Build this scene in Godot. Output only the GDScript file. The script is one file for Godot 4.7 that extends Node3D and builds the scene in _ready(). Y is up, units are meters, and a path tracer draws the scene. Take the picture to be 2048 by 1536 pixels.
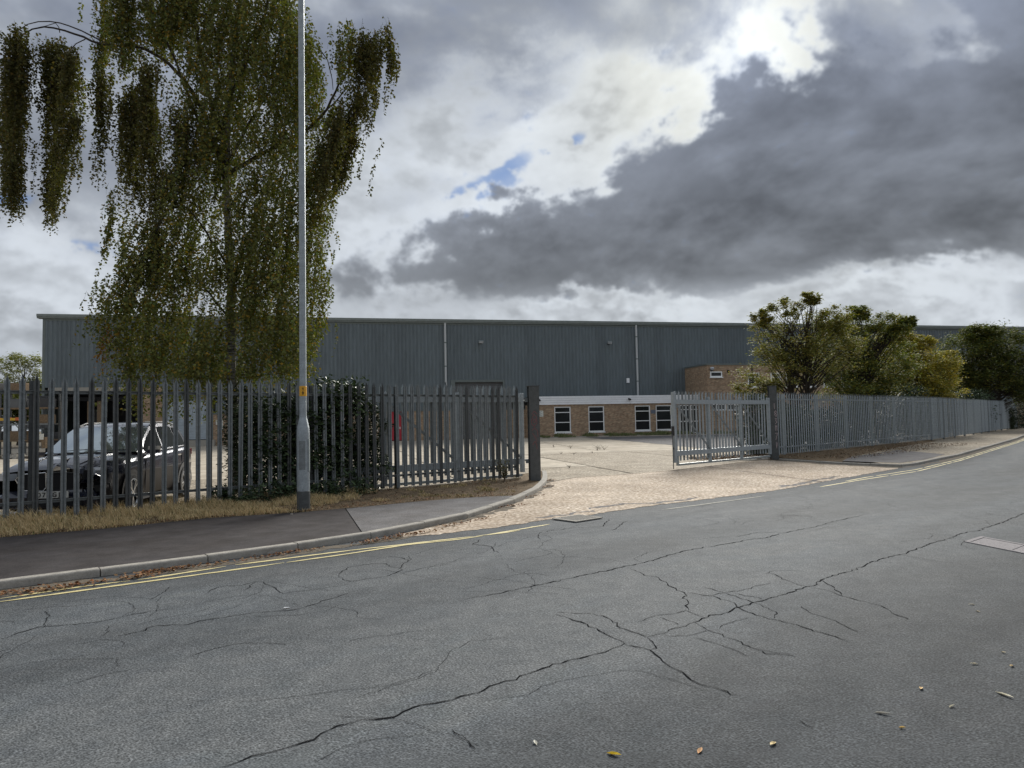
extends Node3D
# A quiet industrial road: palisade fences and a half open gate in front of a long grey warehouse, under broken grey cloud.

var rng := RandomNumberGenerator.new()
var taken := {}
var M := {}
var lut := PackedByteArray()

func _ready():
	rng.seed = 4711
	# ---- camera, sky, sun, exposure
	var cam := Camera3D.new()
	cam.name = "camera"
	var pitch := deg_to_rad(3.0)
	var roll := deg_to_rad(1.15)
	var f := Vector3(0, sin(pitch), -cos(pitch))
	var u0 := Vector3.RIGHT.cross(f)
	var up := u0 * cos(roll) + Vector3.RIGHT * sin(roll)
	var right := Vector3.RIGHT * cos(roll) - u0 * sin(roll)
	cam.transform = Transform3D(Basis(right, up, -f), Vector3(0, 1.55, 0))
	cam.fov = 56.81
	cam.near = 0.05
	cam.far = 3000.0
	cam.current = true
	add_child(cam)
	var env := Environment.new()
	env.background_mode = Environment.BG_SKY
	var sky := Sky.new()
	var pano := PanoramaSkyMaterial.new()
	pano.panorama = make_sky(3072, 1536)
	sky.sky_material = pano
	env.sky = sky
	env.ambient_light_source = Environment.AMBIENT_SOURCE_SKY
	env.tonemap_mode = Environment.TONE_MAPPER_LINEAR
	env.tonemap_exposure = 2.75
	env.sdfgi_enabled = true
	env.ssao_enabled = true
	env.ssil_enabled = true
	var we := WorldEnvironment.new()
	we.name = "world_environment"
	we.environment = env
	add_child(we)
	var sun := DirectionalLight3D.new()
	sun.name = "sun"
	sun.light_energy = 0.72
	sun.light_color = Color(1.0, 0.985, 0.955)
	sun.light_angular_distance = 26.0
	sun.shadow_enabled = true
	add_child(sun)
	sun.look_at_from_position(Vector3.ZERO, -dir_of(SUN_AT.x, SUN_AT.y))
	# ---- the place
	make_materials()
	build_ground()
	build_warehouse()
	build_low_office()
	build_office_block()
	build_fences()
	build_gates()
	build_lamp()
	build_birch()
	build_trees()
	build_bushes()
	build_car()
	build_left_yard()
	build_small_things()

# ------------------------------------------------------------------ sky
const AZ0 := 180.0
const SUN_AT := Vector2(19.13, 27.04)

func dir_of(az: float, el: float) -> Vector3:
	var a := deg_to_rad(az)
	var e := deg_to_rad(el)
	return Vector3(sin(a) * cos(e), sin(e), -cos(a) * cos(e))

func noise(seed_: int, freq: float, oct := 5, type := FastNoiseLite.TYPE_SIMPLEX_SMOOTH, gain := 0.5) -> FastNoiseLite:
	var n := FastNoiseLite.new()
	n.seed = seed_
	n.noise_type = type
	n.frequency = freq
	n.fractal_type = FastNoiseLite.FRACTAL_FBM
	n.fractal_octaves = oct
	n.fractal_gain = gain
	return n

# cloud masses as (azimuth, elevation, half width, half height, tilt, weight), in degrees
var dark_masses := [[18.53, 21.65, 9, 3.6, 14, 0.95], [29.43, 19.17, 12, 5.6, 8, 1], [34.86, 20.48, 8, 4, 12, 0.7], [19.03, 15.55, 11, 4.2, 8, 1], [6.58, 14.25, 9.5, 3.2, 11, 0.95], [-3.62, 12.95, 6.5, 3.2, 8, 0.95], [-0.32, 15.25, 4, 1.6, 16, 0.6], [-12.03, 10.74, 6, 1.5, 0, 0.45], [3.23, 10.07, 8, 1.4, 0, 0.7], [28.56, 13.96, 12, 3.4, 6, 1], [12.46, 11.8, 10, 2.4, 4, 0.85], [-0.41, 29.51, 10, 4.4, 4, 0.62], [-12.67, 26.84, 9, 4.5, 0, 0.42], [-18.07, 19.55, 6, 2, 0, 0.2], [-23.13, 27.86, 12, 4, 0, 0.2], [33.12, 14.22, 8, 4.4, 0, 0.5], [9.24, 22.62, 2.4, 1.2, 20, 0.4], [-6.09, 10.21, 5, 1.4, 0, 0.35], [44.62, 11.32, 18, 7, 6, 0.8], [50.65, 17.95, 14, 7, 0, 0.7], [-47.55, 20.66, 16, 7, -8, 0.7], [-33.67, 24.88, 8, 5, 0, 0.3], [19.42, 40.06, 16, 7, 10, 0.8], [-20.25, 43.17, 16, 8, 0, 0.7]]
var light_masses := [[6.78, 21.35, 8, 2, 32, 1], [-0.67, 18.11, 6, 1.5, 26, 0.8], [-6.8, 16.79, 6, 2, 18, 0.5], [-12.78, 14.37, 7, 2.2, 8, 0.35], [15.66, 25.74, 5, 1.5, 28, 1], [20.98, 27.21, 4, 1.8, 40, 1], [30.72, 26.05, 7, 1.4, 22, 0.5], [18.75, 8.04, 11, 0.8, 3, 0.9], [6.45, 9.56, 5, 0.7, 3, 0.6], [32, 9.05, 8, 1.1, 6, 0.7], [34.75, 6.89, 6, 0.8, 0, 0.6], [-32.59, 8.85, 8, 1.1, 0, 0.7], [-26.13, 12.12, 6, 1.4, 0, 0.4], [-10.37, 19.66, 5, 2.4, 0, 0.2], [-34.36, 13.62, 6, 1.5, 0, 0.35], [48.6, 12.8, 14, 3, 0, 0.6], [-47.35, 13.43, 16, 3, 0, 0.6]]
var blue_holes := [[0.19, 19.96, 2.3, 1.1, 32, 1.5], [5.07, 21.55, 1.4, 0.55, 20, 1.3], [-3.11, 18.62, 1.8, 0.4, 18, 1], [-35.48, 14.9, 2, 0.7, 8, 1], [-30.86, 12.72, 2.2, 0.35, -6, 0.9], [-9.21, 16.93, 1, 0.25, 0, 0.5], [-45.4, 13.85, 4, 0.8, 10, 1], [48.6, 12.8, 5, 0.9, 12, 1]]

func mass_sum(list: Array, az: float, el: float) -> float:
	var s := 0.0
	for b in list:
		var dx: float = az - b[0]
		var dy: float = el - b[1]
		if absf(dx) > b[2] * 2.4 + b[3] * 2.4 or absf(dy) > b[3] * 2.6 + b[2] * 1.6:
			continue
		var t: float = b[4]
		var x: float = (dx * cos(t) + dy * sin(t)) / b[2]
		var y: float = (dy * cos(t) - dx * sin(t)) / b[3]
		var q := x * x + y * y
		if q < 6.0:
			s += b[5] * exp(-q)
	return s

func make_sky(w: int, h: int) -> ImageTexture:
	for l in [dark_masses, light_masses, blue_holes]:
		for b in l:
			b[4] = deg_to_rad(b[4])
	var half := h / 2
	# the masses, drawn once on a coarse grid of directions and smoothed up
	var small := PackedFloat32Array()
	for j in 90:
		for i in 360:
			var az0 := (i + 0.5) - 180.0
			var el0 := 90.0 - (j + 0.5)
			small.append(mass_sum(dark_masses, az0, el0) if true else 0.0)
			small.append(mass_sum(light_masses, az0, el0))
			small.append(0.0)
	var fim := Image.create_from_data(360, 90, false, Image.FORMAT_RGBF, small.to_byte_array())
	fim.resize(1440, 360, Image.INTERPOLATE_CUBIC)
	var field := fim.get_data().to_float32_array()
	var rows_of := []
	rows_of.resize(half + 1)
	var n_warp := noise(11, 0.9, 2)
	var n_big := noise(21, 2.2, 3)
	var n_mid := noise(31, 5.0, 5, FastNoiseLite.TYPE_SIMPLEX_SMOOTH, 0.58)
	var n_fine := noise(41, 15.0, 5, FastNoiseLite.TYPE_SIMPLEX_SMOOTH, 0.6)
	var n_puff := noise(47, 3.4, 4, FastNoiseLite.TYPE_CELLULAR, 0.55)
	n_puff.cellular_return_type = FastNoiseLite.RETURN_DISTANCE
	var s_dir := dir_of(SUN_AT.x, SUN_AT.y)
	var rows := func(j: int):
		var el := 90.0 - (j + 0.5) / h * 180.0
		var ce := cos(deg_to_rad(el))
		var se := sin(deg_to_rad(el))
		var row := PackedFloat32Array()
		row.resize(w * 3)
		for i in w:
			if i % 4 and i > w * 0.14 and i < w * 0.86:   # behind the viewer every other column will do
				row[i * 3] = row[i * 3 - 3]
				row[i * 3 + 1] = row[i * 3 - 2]
				row[i * 3 + 2] = row[i * 3 - 1]
				continue
			var az := fposmod((i + 0.5) / w * 360.0 + AZ0, 360.0) - 180.0
			var ar := deg_to_rad(az)
			var d := Vector3(sin(ar) * ce, se, -cos(ar) * ce)
			# clouds lie on a layer: features flatten towards the horizon
			var k := 1.4 / (se + 0.6)
			var p := Vector3(d.x * k, se * 1.2, d.z * k)
			var wx := n_warp.get_noise_3dv(p)
			var q := p + Vector3(wx, -wx, wx * 0.6) * 0.16
			var big := n_big.get_noise_3dv(q)
			var mid := n_mid.get_noise_3dv(q)
			var fine := n_fine.get_noise_3dv(q)
			var puff := -(n_puff.get_noise_3dv(q + Vector3(fine, mid, -fine) * 0.02) + 0.35)
			var wa := az + mid * 5.0 + fine * 1.6
			var we_ := el + (big - mid) * 2.6 + fine * 1.2
			var at := (clampi(int((90.0 - we_) * 4.0), 0, 359) * 1440 + posmod(int((wa + 180.0) * 4.0), 1440)) * 3
			var dark := field[at] * smoothstep(9.0, 11.8, el + mid * 1.3 + fine * 0.6 + puff * 1.2)
			var lite := field[at + 1]
			var hole := 0.0
			if el < 28.0 and absf(az) < 65.0:
				hole = mass_sum(blue_holes, az + mid * 1.4 + fine * 1.3, el + mid * 0.7 + fine * 0.8)
			var sun_cos := d.dot(s_dir)
			var glow := pow(maxf(sun_cos, 0.0), 60.0)
			var halo := pow(maxf(sun_cos, 0.0), 9.0)
			# thickness of cloud: 0 thin and bright, 1 thick and grey
			var thick := 0.43 + big * 0.52 + mid * 0.34 + dark * 0.80 - lite * 0.42 + fine * 0.12 + puff * 0.34
			var m := smoothstep(0.32, 1.05, thick)
			var bright := 0.47 + mid * 0.10 + fine * 0.13 + big * 0.10 + puff * 0.22 + minf(lite, 1.4) * 0.22
			bright = maxf(bright, 0.2)
			bright += halo * 0.04 + glow * 0.13 + pow(maxf(sun_cos, 0.0), 500.0) * 0.5
			var grey := 0.245 - clampf(thick - 0.9, 0.0, 0.8) * 0.09 + mid * 0.09 + fine * 0.03 + big * 0.06 - puff * 0.07
			grey = maxf(maxf(grey, 0.10), lerpf(0.36 + mid * 0.12 - puff * 0.10 + fine * 0.05, 0.0, smoothstep(8.8, 13.0, el + mid))) + halo * 0.02
			var v := lerpf(bright, grey, m)
			# a silver lining where the edge thins out in front of the sun
			var rim := smoothstep(0.25, 0.5, thick) * (1.0 - smoothstep(0.5, 0.72, thick))
			v += rim * halo * 0.14
			if v > 0.66:
				v = 0.66 + (v - 0.66) * 0.42
			var cool := clampf((el - 8.0) / 18.0, 0.0, 1.0) * m
			var c := Vector3(v * lerpf(0.925, 0.85, cool), v * lerpf(0.995, 0.965, cool), v * lerpf(1.085, 1.22, cool))
			var warm := clampf(glow * 1.4 + halo * 0.25, 0.0, 1.0) * (1.0 - m)
			c *= Vector3(1.0 + warm * 0.06, 1.0 + warm * 0.015, 1.0 - warm * 0.10)
			var hb := smoothstep(0.40, 1.25, hole * (1.0 + fine * 0.8) + fine * 0.9 + mid * 0.35)
			c = c.lerp(Vector3(0.135, 0.26, 0.54), hb * (0.66 + 0.2 * clampf(hole - 0.9, 0.0, 1.0)))
			var mist := exp(-maxf(el, 0.0) / 3.0) * 0.2
			c = c.lerp(Vector3(0.47, 0.52, 0.56), mist)
			c *= 0.39
			row[i * 3] = c.x
			row[i * 3 + 1] = c.y
			row[i * 3 + 2] = c.z
		rows_of[j] = row
	var job := WorkerThreadPool.add_group_task(rows, half + 1)
	WorkerThreadPool.wait_for_group_task_completion(job)
	var data := PackedFloat32Array()
	for j in half + 1:
		data.append_array(rows_of[j])
	var low := PackedFloat32Array()
	low.resize(w * 3 * (h - half - 1))
	low.fill(0.07)
	data.append_array(low)
	var im := Image.create_from_data(w, h, false, Image.FORMAT_RGBF, data.to_byte_array())
	return ImageTexture.create_from_image(im)

# ------------------------------------------------------------------ mesh collecting
class MB:
	var v := PackedVector3Array()
	var n := PackedVector3Array()
	var c := PackedColorArray()
	var uv := PackedVector2Array()
	var ix := PackedInt32Array()
	var col := Color.WHITE
	var tinted := false
	func tri(a: Vector3, b: Vector3, d: Vector3) -> void:
		var nn := (b - a).cross(d - a).normalized()
		var k := v.size()
		v.append(a); v.append(b); v.append(d)
		n.append(nn); n.append(nn); n.append(nn)
		c.append(col); c.append(col); c.append(col)
		ix.append(k); ix.append(k + 2); ix.append(k + 1)
	func quad(a: Vector3, b: Vector3, d: Vector3, e: Vector3) -> void:
		var nn := (d - a).cross(e - b).normalized()
		smooth(a, b, d, e, nn, nn, nn, nn)
	func smooth(a: Vector3, b: Vector3, d: Vector3, e: Vector3, na: Vector3, nb: Vector3, nd: Vector3, ne: Vector3) -> void:
		var k := v.size()
		v.append(a); v.append(b); v.append(d); v.append(e)
		n.append(na); n.append(nb); n.append(nd); n.append(ne)
		c.append(col); c.append(col); c.append(col); c.append(col)
		ix.append(k); ix.append(k + 2); ix.append(k + 1)
		ix.append(k); ix.append(k + 3); ix.append(k + 2)
	func box(x0: float, y0: float, z0: float, x1: float, y1: float, z1: float) -> MB:
		return xbox(Transform3D(Basis(), Vector3((x0 + x1) / 2, (y0 + y1) / 2, (z0 + z1) / 2)), Vector3(x1 - x0, y1 - y0, z1 - z0))
	func xbox(t: Transform3D, s: Vector3) -> MB:
		var h := s / 2
		var p := []
		for i in 8:
			p.append(t * Vector3(h.x if i & 1 else -h.x, h.y if i & 2 else -h.y, h.z if i & 4 else -h.z))
		quad(p[4], p[5], p[7], p[6]); quad(p[1], p[0], p[2], p[3])
		quad(p[5], p[1], p[3], p[7]); quad(p[0], p[4], p[6], p[2])
		quad(p[6], p[7], p[3], p[2]); quad(p[0], p[1], p[5], p[4])
		return self
	func cham(x0: float, y0: float, z0: float, x1: float, y1: float, z1: float, b: float) -> MB:   # box with bevelled upright and top edges
		var o := [Vector2(x0 + b, z0), Vector2(x1 - b, z0), Vector2(x1, z0 + b), Vector2(x1, z1 - b), Vector2(x1 - b, z1), Vector2(x0 + b, z1), Vector2(x0, z1 - b), Vector2(x0, z0 + b)]
		var mid := Vector2((x0 + x1) / 2, (z0 + z1) / 2)
		for i in 8:
			var a: Vector2 = o[i]
			var d: Vector2 = o[(i + 1) % 8]
			quad(Vector3(a.x, y1 - b, a.y), Vector3(d.x, y1 - b, d.y), Vector3(d.x, y0, d.y), Vector3(a.x, y0, a.y))
			var sh := Vector2(maxf(0.0, 1.0 - 2.0 * b / (x1 - x0)), maxf(0.0, 1.0 - 2.0 * b / (z1 - z0)))
			var a2 := mid + (a - mid) * sh
			var d2 := mid + (d - mid) * sh
			quad(Vector3(a2.x, y1, a2.y), Vector3(d2.x, y1, d2.y), Vector3(d.x, y1 - b, d.y), Vector3(a.x, y1 - b, a.y))
			tri(Vector3(mid.x, y1, mid.y), Vector3(d2.x, y1, d2.y), Vector3(a2.x, y1, a2.y))
			tri(Vector3(mid.x, y0, mid.y), Vector3(a.x, y0, a.y), Vector3(d.x, y0, d.y))
		return self
	func bar(a: Vector3, b: Vector3, wx: float, wz: float, side := Vector3.RIGHT) -> MB:   # a rectangular bar from a to b
		var y := (b - a).normalized()
		var x := (side - y * side.dot(y)).normalized()
		return xbox(Transform3D(Basis(x, y, x.cross(y)), (a + b) / 2), Vector3(wx, a.distance_to(b), wz))
	func prism(poly: PackedVector2Array, y0: float, y1: float) -> MB:   # upright prism over a ground outline of (x, z)
		var t := Geometry2D.triangulate_polygon(poly)
		for i in range(0, t.size(), 3):
			var a := poly[t[i]]; var b := poly[t[i + 1]]; var d := poly[t[i + 2]]
			if (b - a).cross(d - a) > 0:
				var e := b; b = d; d = e
			tri(Vector3(a.x, y1, a.y), Vector3(b.x, y1, b.y), Vector3(d.x, y1, d.y))
		if y0 < y1:
			var cw := Geometry2D.is_polygon_clockwise(poly)
			for i in poly.size():
				var a := poly[i]; var b := poly[(i + 1) % poly.size()]
				if cw:
					quad(Vector3(a.x, y0, a.y), Vector3(b.x, y0, b.y), Vector3(b.x, y1, b.y), Vector3(a.x, y1, a.y))
				else:
					quad(Vector3(b.x, y0, b.y), Vector3(a.x, y0, a.y), Vector3(a.x, y1, a.y), Vector3(b.x, y1, b.y))
		return self
	func tube(pts: PackedVector3Array, rad: PackedFloat32Array, sides := 6, caps := true) -> MB:
		var rings := []
		var last := Vector3.RIGHT
		for i in pts.size():
			var t := (pts[mini(i + 1, pts.size() - 1)] - pts[maxi(i - 1, 0)]).normalized()
			var x := (last - t * last.dot(t))
			if x.length() < 0.01:
				x = Vector3.FORWARD - t * Vector3.FORWARD.dot(t)
			x = x.normalized()
			last = x
			var y := t.cross(x)
			var ring := []
			for s in sides:
				var a := TAU * s / sides
				ring.append(x * cos(a) + y * sin(a))
			rings.append(ring)
		for i in pts.size() - 1:
			for s in sides:
				var s2 := (s + 1) % sides
				var r0: Vector3 = rings[i][s]; var r1: Vector3 = rings[i][s2]; var r2: Vector3 = rings[i + 1][s2]; var r3: Vector3 = rings[i + 1][s]
				smooth(pts[i] + r0 * rad[i], pts[i] + r1 * rad[i], pts[i + 1] + r2 * rad[i + 1], pts[i + 1] + r3 * rad[i + 1], r0, r1, r2, r3)
		if caps:
			for e in [0, pts.size() - 1]:
				for s in sides:
					var a: Vector3 = pts[e] + rings[e][s] * rad[e]
					var b: Vector3 = pts[e] + rings[e][(s + 1) % sides] * rad[e]
					if e == 0: tri(pts[e], b, a)
					else: tri(pts[e], a, b)
		return self
	func lathe(prof: Array, sides := 20) -> MB:   # profile of Vector2(radius, height), bottom to top, round the y axis
		for i in prof.size() - 1:
			var p: Vector2 = prof[i]; var q: Vector2 = prof[i + 1]
			var sl := Vector2(q.y - p.y, p.x - q.x).normalized()
			for s in sides:
				var a := TAU * s / sides; var b := TAU * (s + 1) / sides
				var da := Vector3(cos(a), 0, -sin(a)); var db := Vector3(cos(b), 0, -sin(b))
				smooth(da * p.x + Vector3.UP * p.y, db * p.x + Vector3.UP * p.y, db * q.x + Vector3.UP * q.y, da * q.x + Vector3.UP * q.y, da * sl.x + Vector3.UP * sl.y, db * sl.x + Vector3.UP * sl.y, db * sl.x + Vector3.UP * sl.y, da * sl.x + Vector3.UP * sl.y)
		return self
	func leaf(p: Vector3, along: Vector3, across: Vector3, l: float, w: float, cl: Color) -> void:
		var k := v.size()
		var nn := across.cross(along).normalized()
		v.append(p); v.append(p + along * l * 0.45 + across * w); v.append(p + along * l); v.append(p + along * l * 0.45 - across * w)
		n.append(nn); n.append(nn); n.append(nn); n.append(nn)
		c.append(cl); c.append(cl); c.append(cl); c.append(cl)
		ix.append(k); ix.append(k + 2); ix.append(k + 1); ix.append(k); ix.append(k + 3); ix.append(k + 2)
	func move(t: Transform3D) -> MB:
		for i in v.size():
			v[i] = t * v[i]
			n[i] = (t.basis * n[i]).normalized()
		return self
	func mesh() -> ArrayMesh:
		var a := []
		a.resize(Mesh.ARRAY_MAX)
		a[Mesh.ARRAY_VERTEX] = v
		a[Mesh.ARRAY_NORMAL] = n
		if tinted:
			a[Mesh.ARRAY_COLOR] = c
		if uv.size() == v.size():
			a[Mesh.ARRAY_TEX_UV] = uv
			a[Mesh.ARRAY_TEX_UV2] = uv
		a[Mesh.ARRAY_INDEX] = ix
		var m := ArrayMesh.new()
		m.add_surface_from_arrays(Mesh.PRIMITIVE_TRIANGLES, a)
		return m

# ------------------------------------------------------------------ objects
func numbered(parent: Node, called: String) -> String:
	var key := "%d/%s" % [parent.get_instance_id(), called]
	var k: int = taken.get(key, 0)
	taken[key] = k + 1
	return called if k == 0 else "%s_%03d" % [called, k]

func tag(o: Node3D, label: String, category: String, group := "") -> Node3D:
	o.set_meta("label", label)
	o.set_meta("category", category)
	if group:
		o.set_meta("group", group)
	return o

func thing(called: String, label: String, category: String, at := Vector3.ZERO, turn := 0.0, group := "") -> Node3D:
	var o := Node3D.new()
	o.name = numbered(self, called)
	o.position = at
	o.rotation.y = turn
	add_child(o, true)
	return tag(o, label, category, group)

func part(called: String, what, m: Material, parent: Node = self, at := Transform3D()) -> MeshInstance3D:
	var o := MeshInstance3D.new()
	o.name = numbered(parent, called)
	o.mesh = what.mesh() if what is MB else what
	o.material_override = m
	o.transform = at
	parent.add_child(o, true)
	return o

func struct(called: String, what, m: Material, parent: Node = self) -> MeshInstance3D:
	var o := part(called, what, m, parent)
	if parent == self:
		o.set_meta("kind", "structure")
	return o

func stuff(o: Node3D) -> Node3D:
	o.set_meta("kind", "stuff")
	return o

func P(a: Array) -> PackedVector2Array:
	var r := PackedVector2Array()
	for i in range(0, a.size(), 2):
		r.append(Vector2(a[i], a[i + 1]))
	return r

func along(line: PackedVector2Array, step: float) -> PackedVector2Array:   # a line resampled every so many metres
	var r := PackedVector2Array([line[0]])
	var left := step
	for i in line.size() - 1:
		var a := line[i]; var b := line[i + 1]
		var l := a.distance_to(b)
		var at := left
		while at < l:
			r.append(a.lerp(b, at / l))
			at += step
		left = at - l
	r.append(line[line.size() - 1])
	return r

func length_of(line: PackedVector2Array) -> float:
	var s := 0.0
	for i in line.size() - 1:
		s += line[i].distance_to(line[i + 1])
	return s

func point_at(line: PackedVector2Array, d: float) -> Vector2:
	for i in line.size() - 1:
		var l := line[i].distance_to(line[i + 1])
		if d <= l or i == line.size() - 2:
			return line[i].lerp(line[i + 1], d / l)
		d -= l
	return line[0]

func shifted(line: PackedVector2Array, off: float) -> PackedVector2Array:   # a line moved to its left as seen from above going along it
	var r := PackedVector2Array()
	for i in line.size():
		var t := (line[mini(i + 1, line.size() - 1)] - line[maxi(i - 1, 0)]).normalized()
		r.append(line[i] + Vector2(t.y, -t.x) * off)
	return r

func frame(a: Vector3, b: Vector3) -> Transform3D:   # local x runs from a to b on the level, local z to the right of it
	var x := Vector3(b.x - a.x, 0, b.z - a.z).normalized()
	return Transform3D(Basis(x, Vector3.UP, x.cross(Vector3.UP)), a)

# ------------------------------------------------------------------ materials
func bytes_of(n: FastNoiseLite, size: int) -> PackedByteArray:
	var im := n.get_seamless_image(size, size)
	im.convert(Image.FORMAT_L8)
	return im.get_data()

func tint_texture(size: int, base: Color, layers: Array) -> ImageTexture:   # layers: [bytes, strength, colour it leans to]
	var lines := []
	for ch in 3:
		var b: float = [base.r, base.g, base.b][ch]
		for l in layers:
			var t := PackedFloat32Array()
			var to: float = [l[2].r, l[2].g, l[2].b][ch]
			for i in 256:
				t.append(1.0 + (i / 127.5 - 1.0) * l[1] * to)
			lines.append(t)
	var data := PackedByteArray()
	data.resize(size * size * 3)
	var nl := layers.size()
	var b0: PackedByteArray = layers[0][0]
	var b1: PackedByteArray = layers[1][0] if nl > 1 else b0
	var b2: PackedByteArray = layers[2][0] if nl > 2 else b0
	for ch in 3:
		var b: float = [base.r, base.g, base.b][ch] * 1023.0
		var l0: PackedFloat32Array = lines[ch * nl]
		if nl == 1:
			for i in size * size:
				data[i * 3 + ch] = lut[clampi(int(b * l0[b0[i]]), 0, 1023)]
			continue
		var l1: PackedFloat32Array = lines[ch * nl + 1]
		if nl == 2:
			for i in size * size:
				data[i * 3 + ch] = lut[clampi(int(b * l0[b0[i]] * l1[b1[i]]), 0, 1023)]
			continue
		var l2: PackedFloat32Array = lines[ch * nl + 2]
		for i in size * size:
			data[i * 3 + ch] = lut[clampi(int(b * l0[b0[i]] * l1[b1[i]] * l2[b2[i]]), 0, 1023)]
	return ImageTexture.create_from_image(Image.create_from_data(size, size, false, Image.FORMAT_RGB8, data))

func height_texture(b: PackedByteArray, size: int) -> ImageTexture:
	return ImageTexture.create_from_image(Image.create_from_data(size, size, false, Image.FORMAT_L8, b))

func lin(r: float, g: float, b: float) -> Color:
	return Color(r, g, b).linear_to_srgb()

func solid(called: String, r: float, g: float, b: float, rough := 0.7, metal := 0.0) -> StandardMaterial3D:
	var m := StandardMaterial3D.new()
	m.resource_name = called
	m.albedo_color = lin(r, g, b)
	m.roughness = rough
	m.metallic = metal
	M[called] = m
	return m

func textured(called: String, t: Texture2D, metres: float, rough := 0.9, bump: Texture2D = null, cm := 0.2, world := true) -> StandardMaterial3D:
	var m := StandardMaterial3D.new()
	m.resource_name = called
	m.albedo_texture = t
	m.roughness = rough
	if rough > 0.8:
		m.metallic_specular = 0.18
	m.uv1_triplanar = true
	m.uv1_world_triplanar = world
	m.uv1_scale = Vector3.ONE / metres
	if bump:
		m.heightmap_enabled = true
		m.heightmap_texture = bump
		m.heightmap_scale = cm
	M[called] = m
	return m

func leafy(called: String, through: Color, rough := 0.7) -> StandardMaterial3D:
	var m := solid(called, 1, 1, 1, rough)
	m.vertex_color_use_as_albedo = true
	m.backlight_enabled = true
	m.backlight = through
	m.metallic_specular = 0.18
	return m

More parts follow.
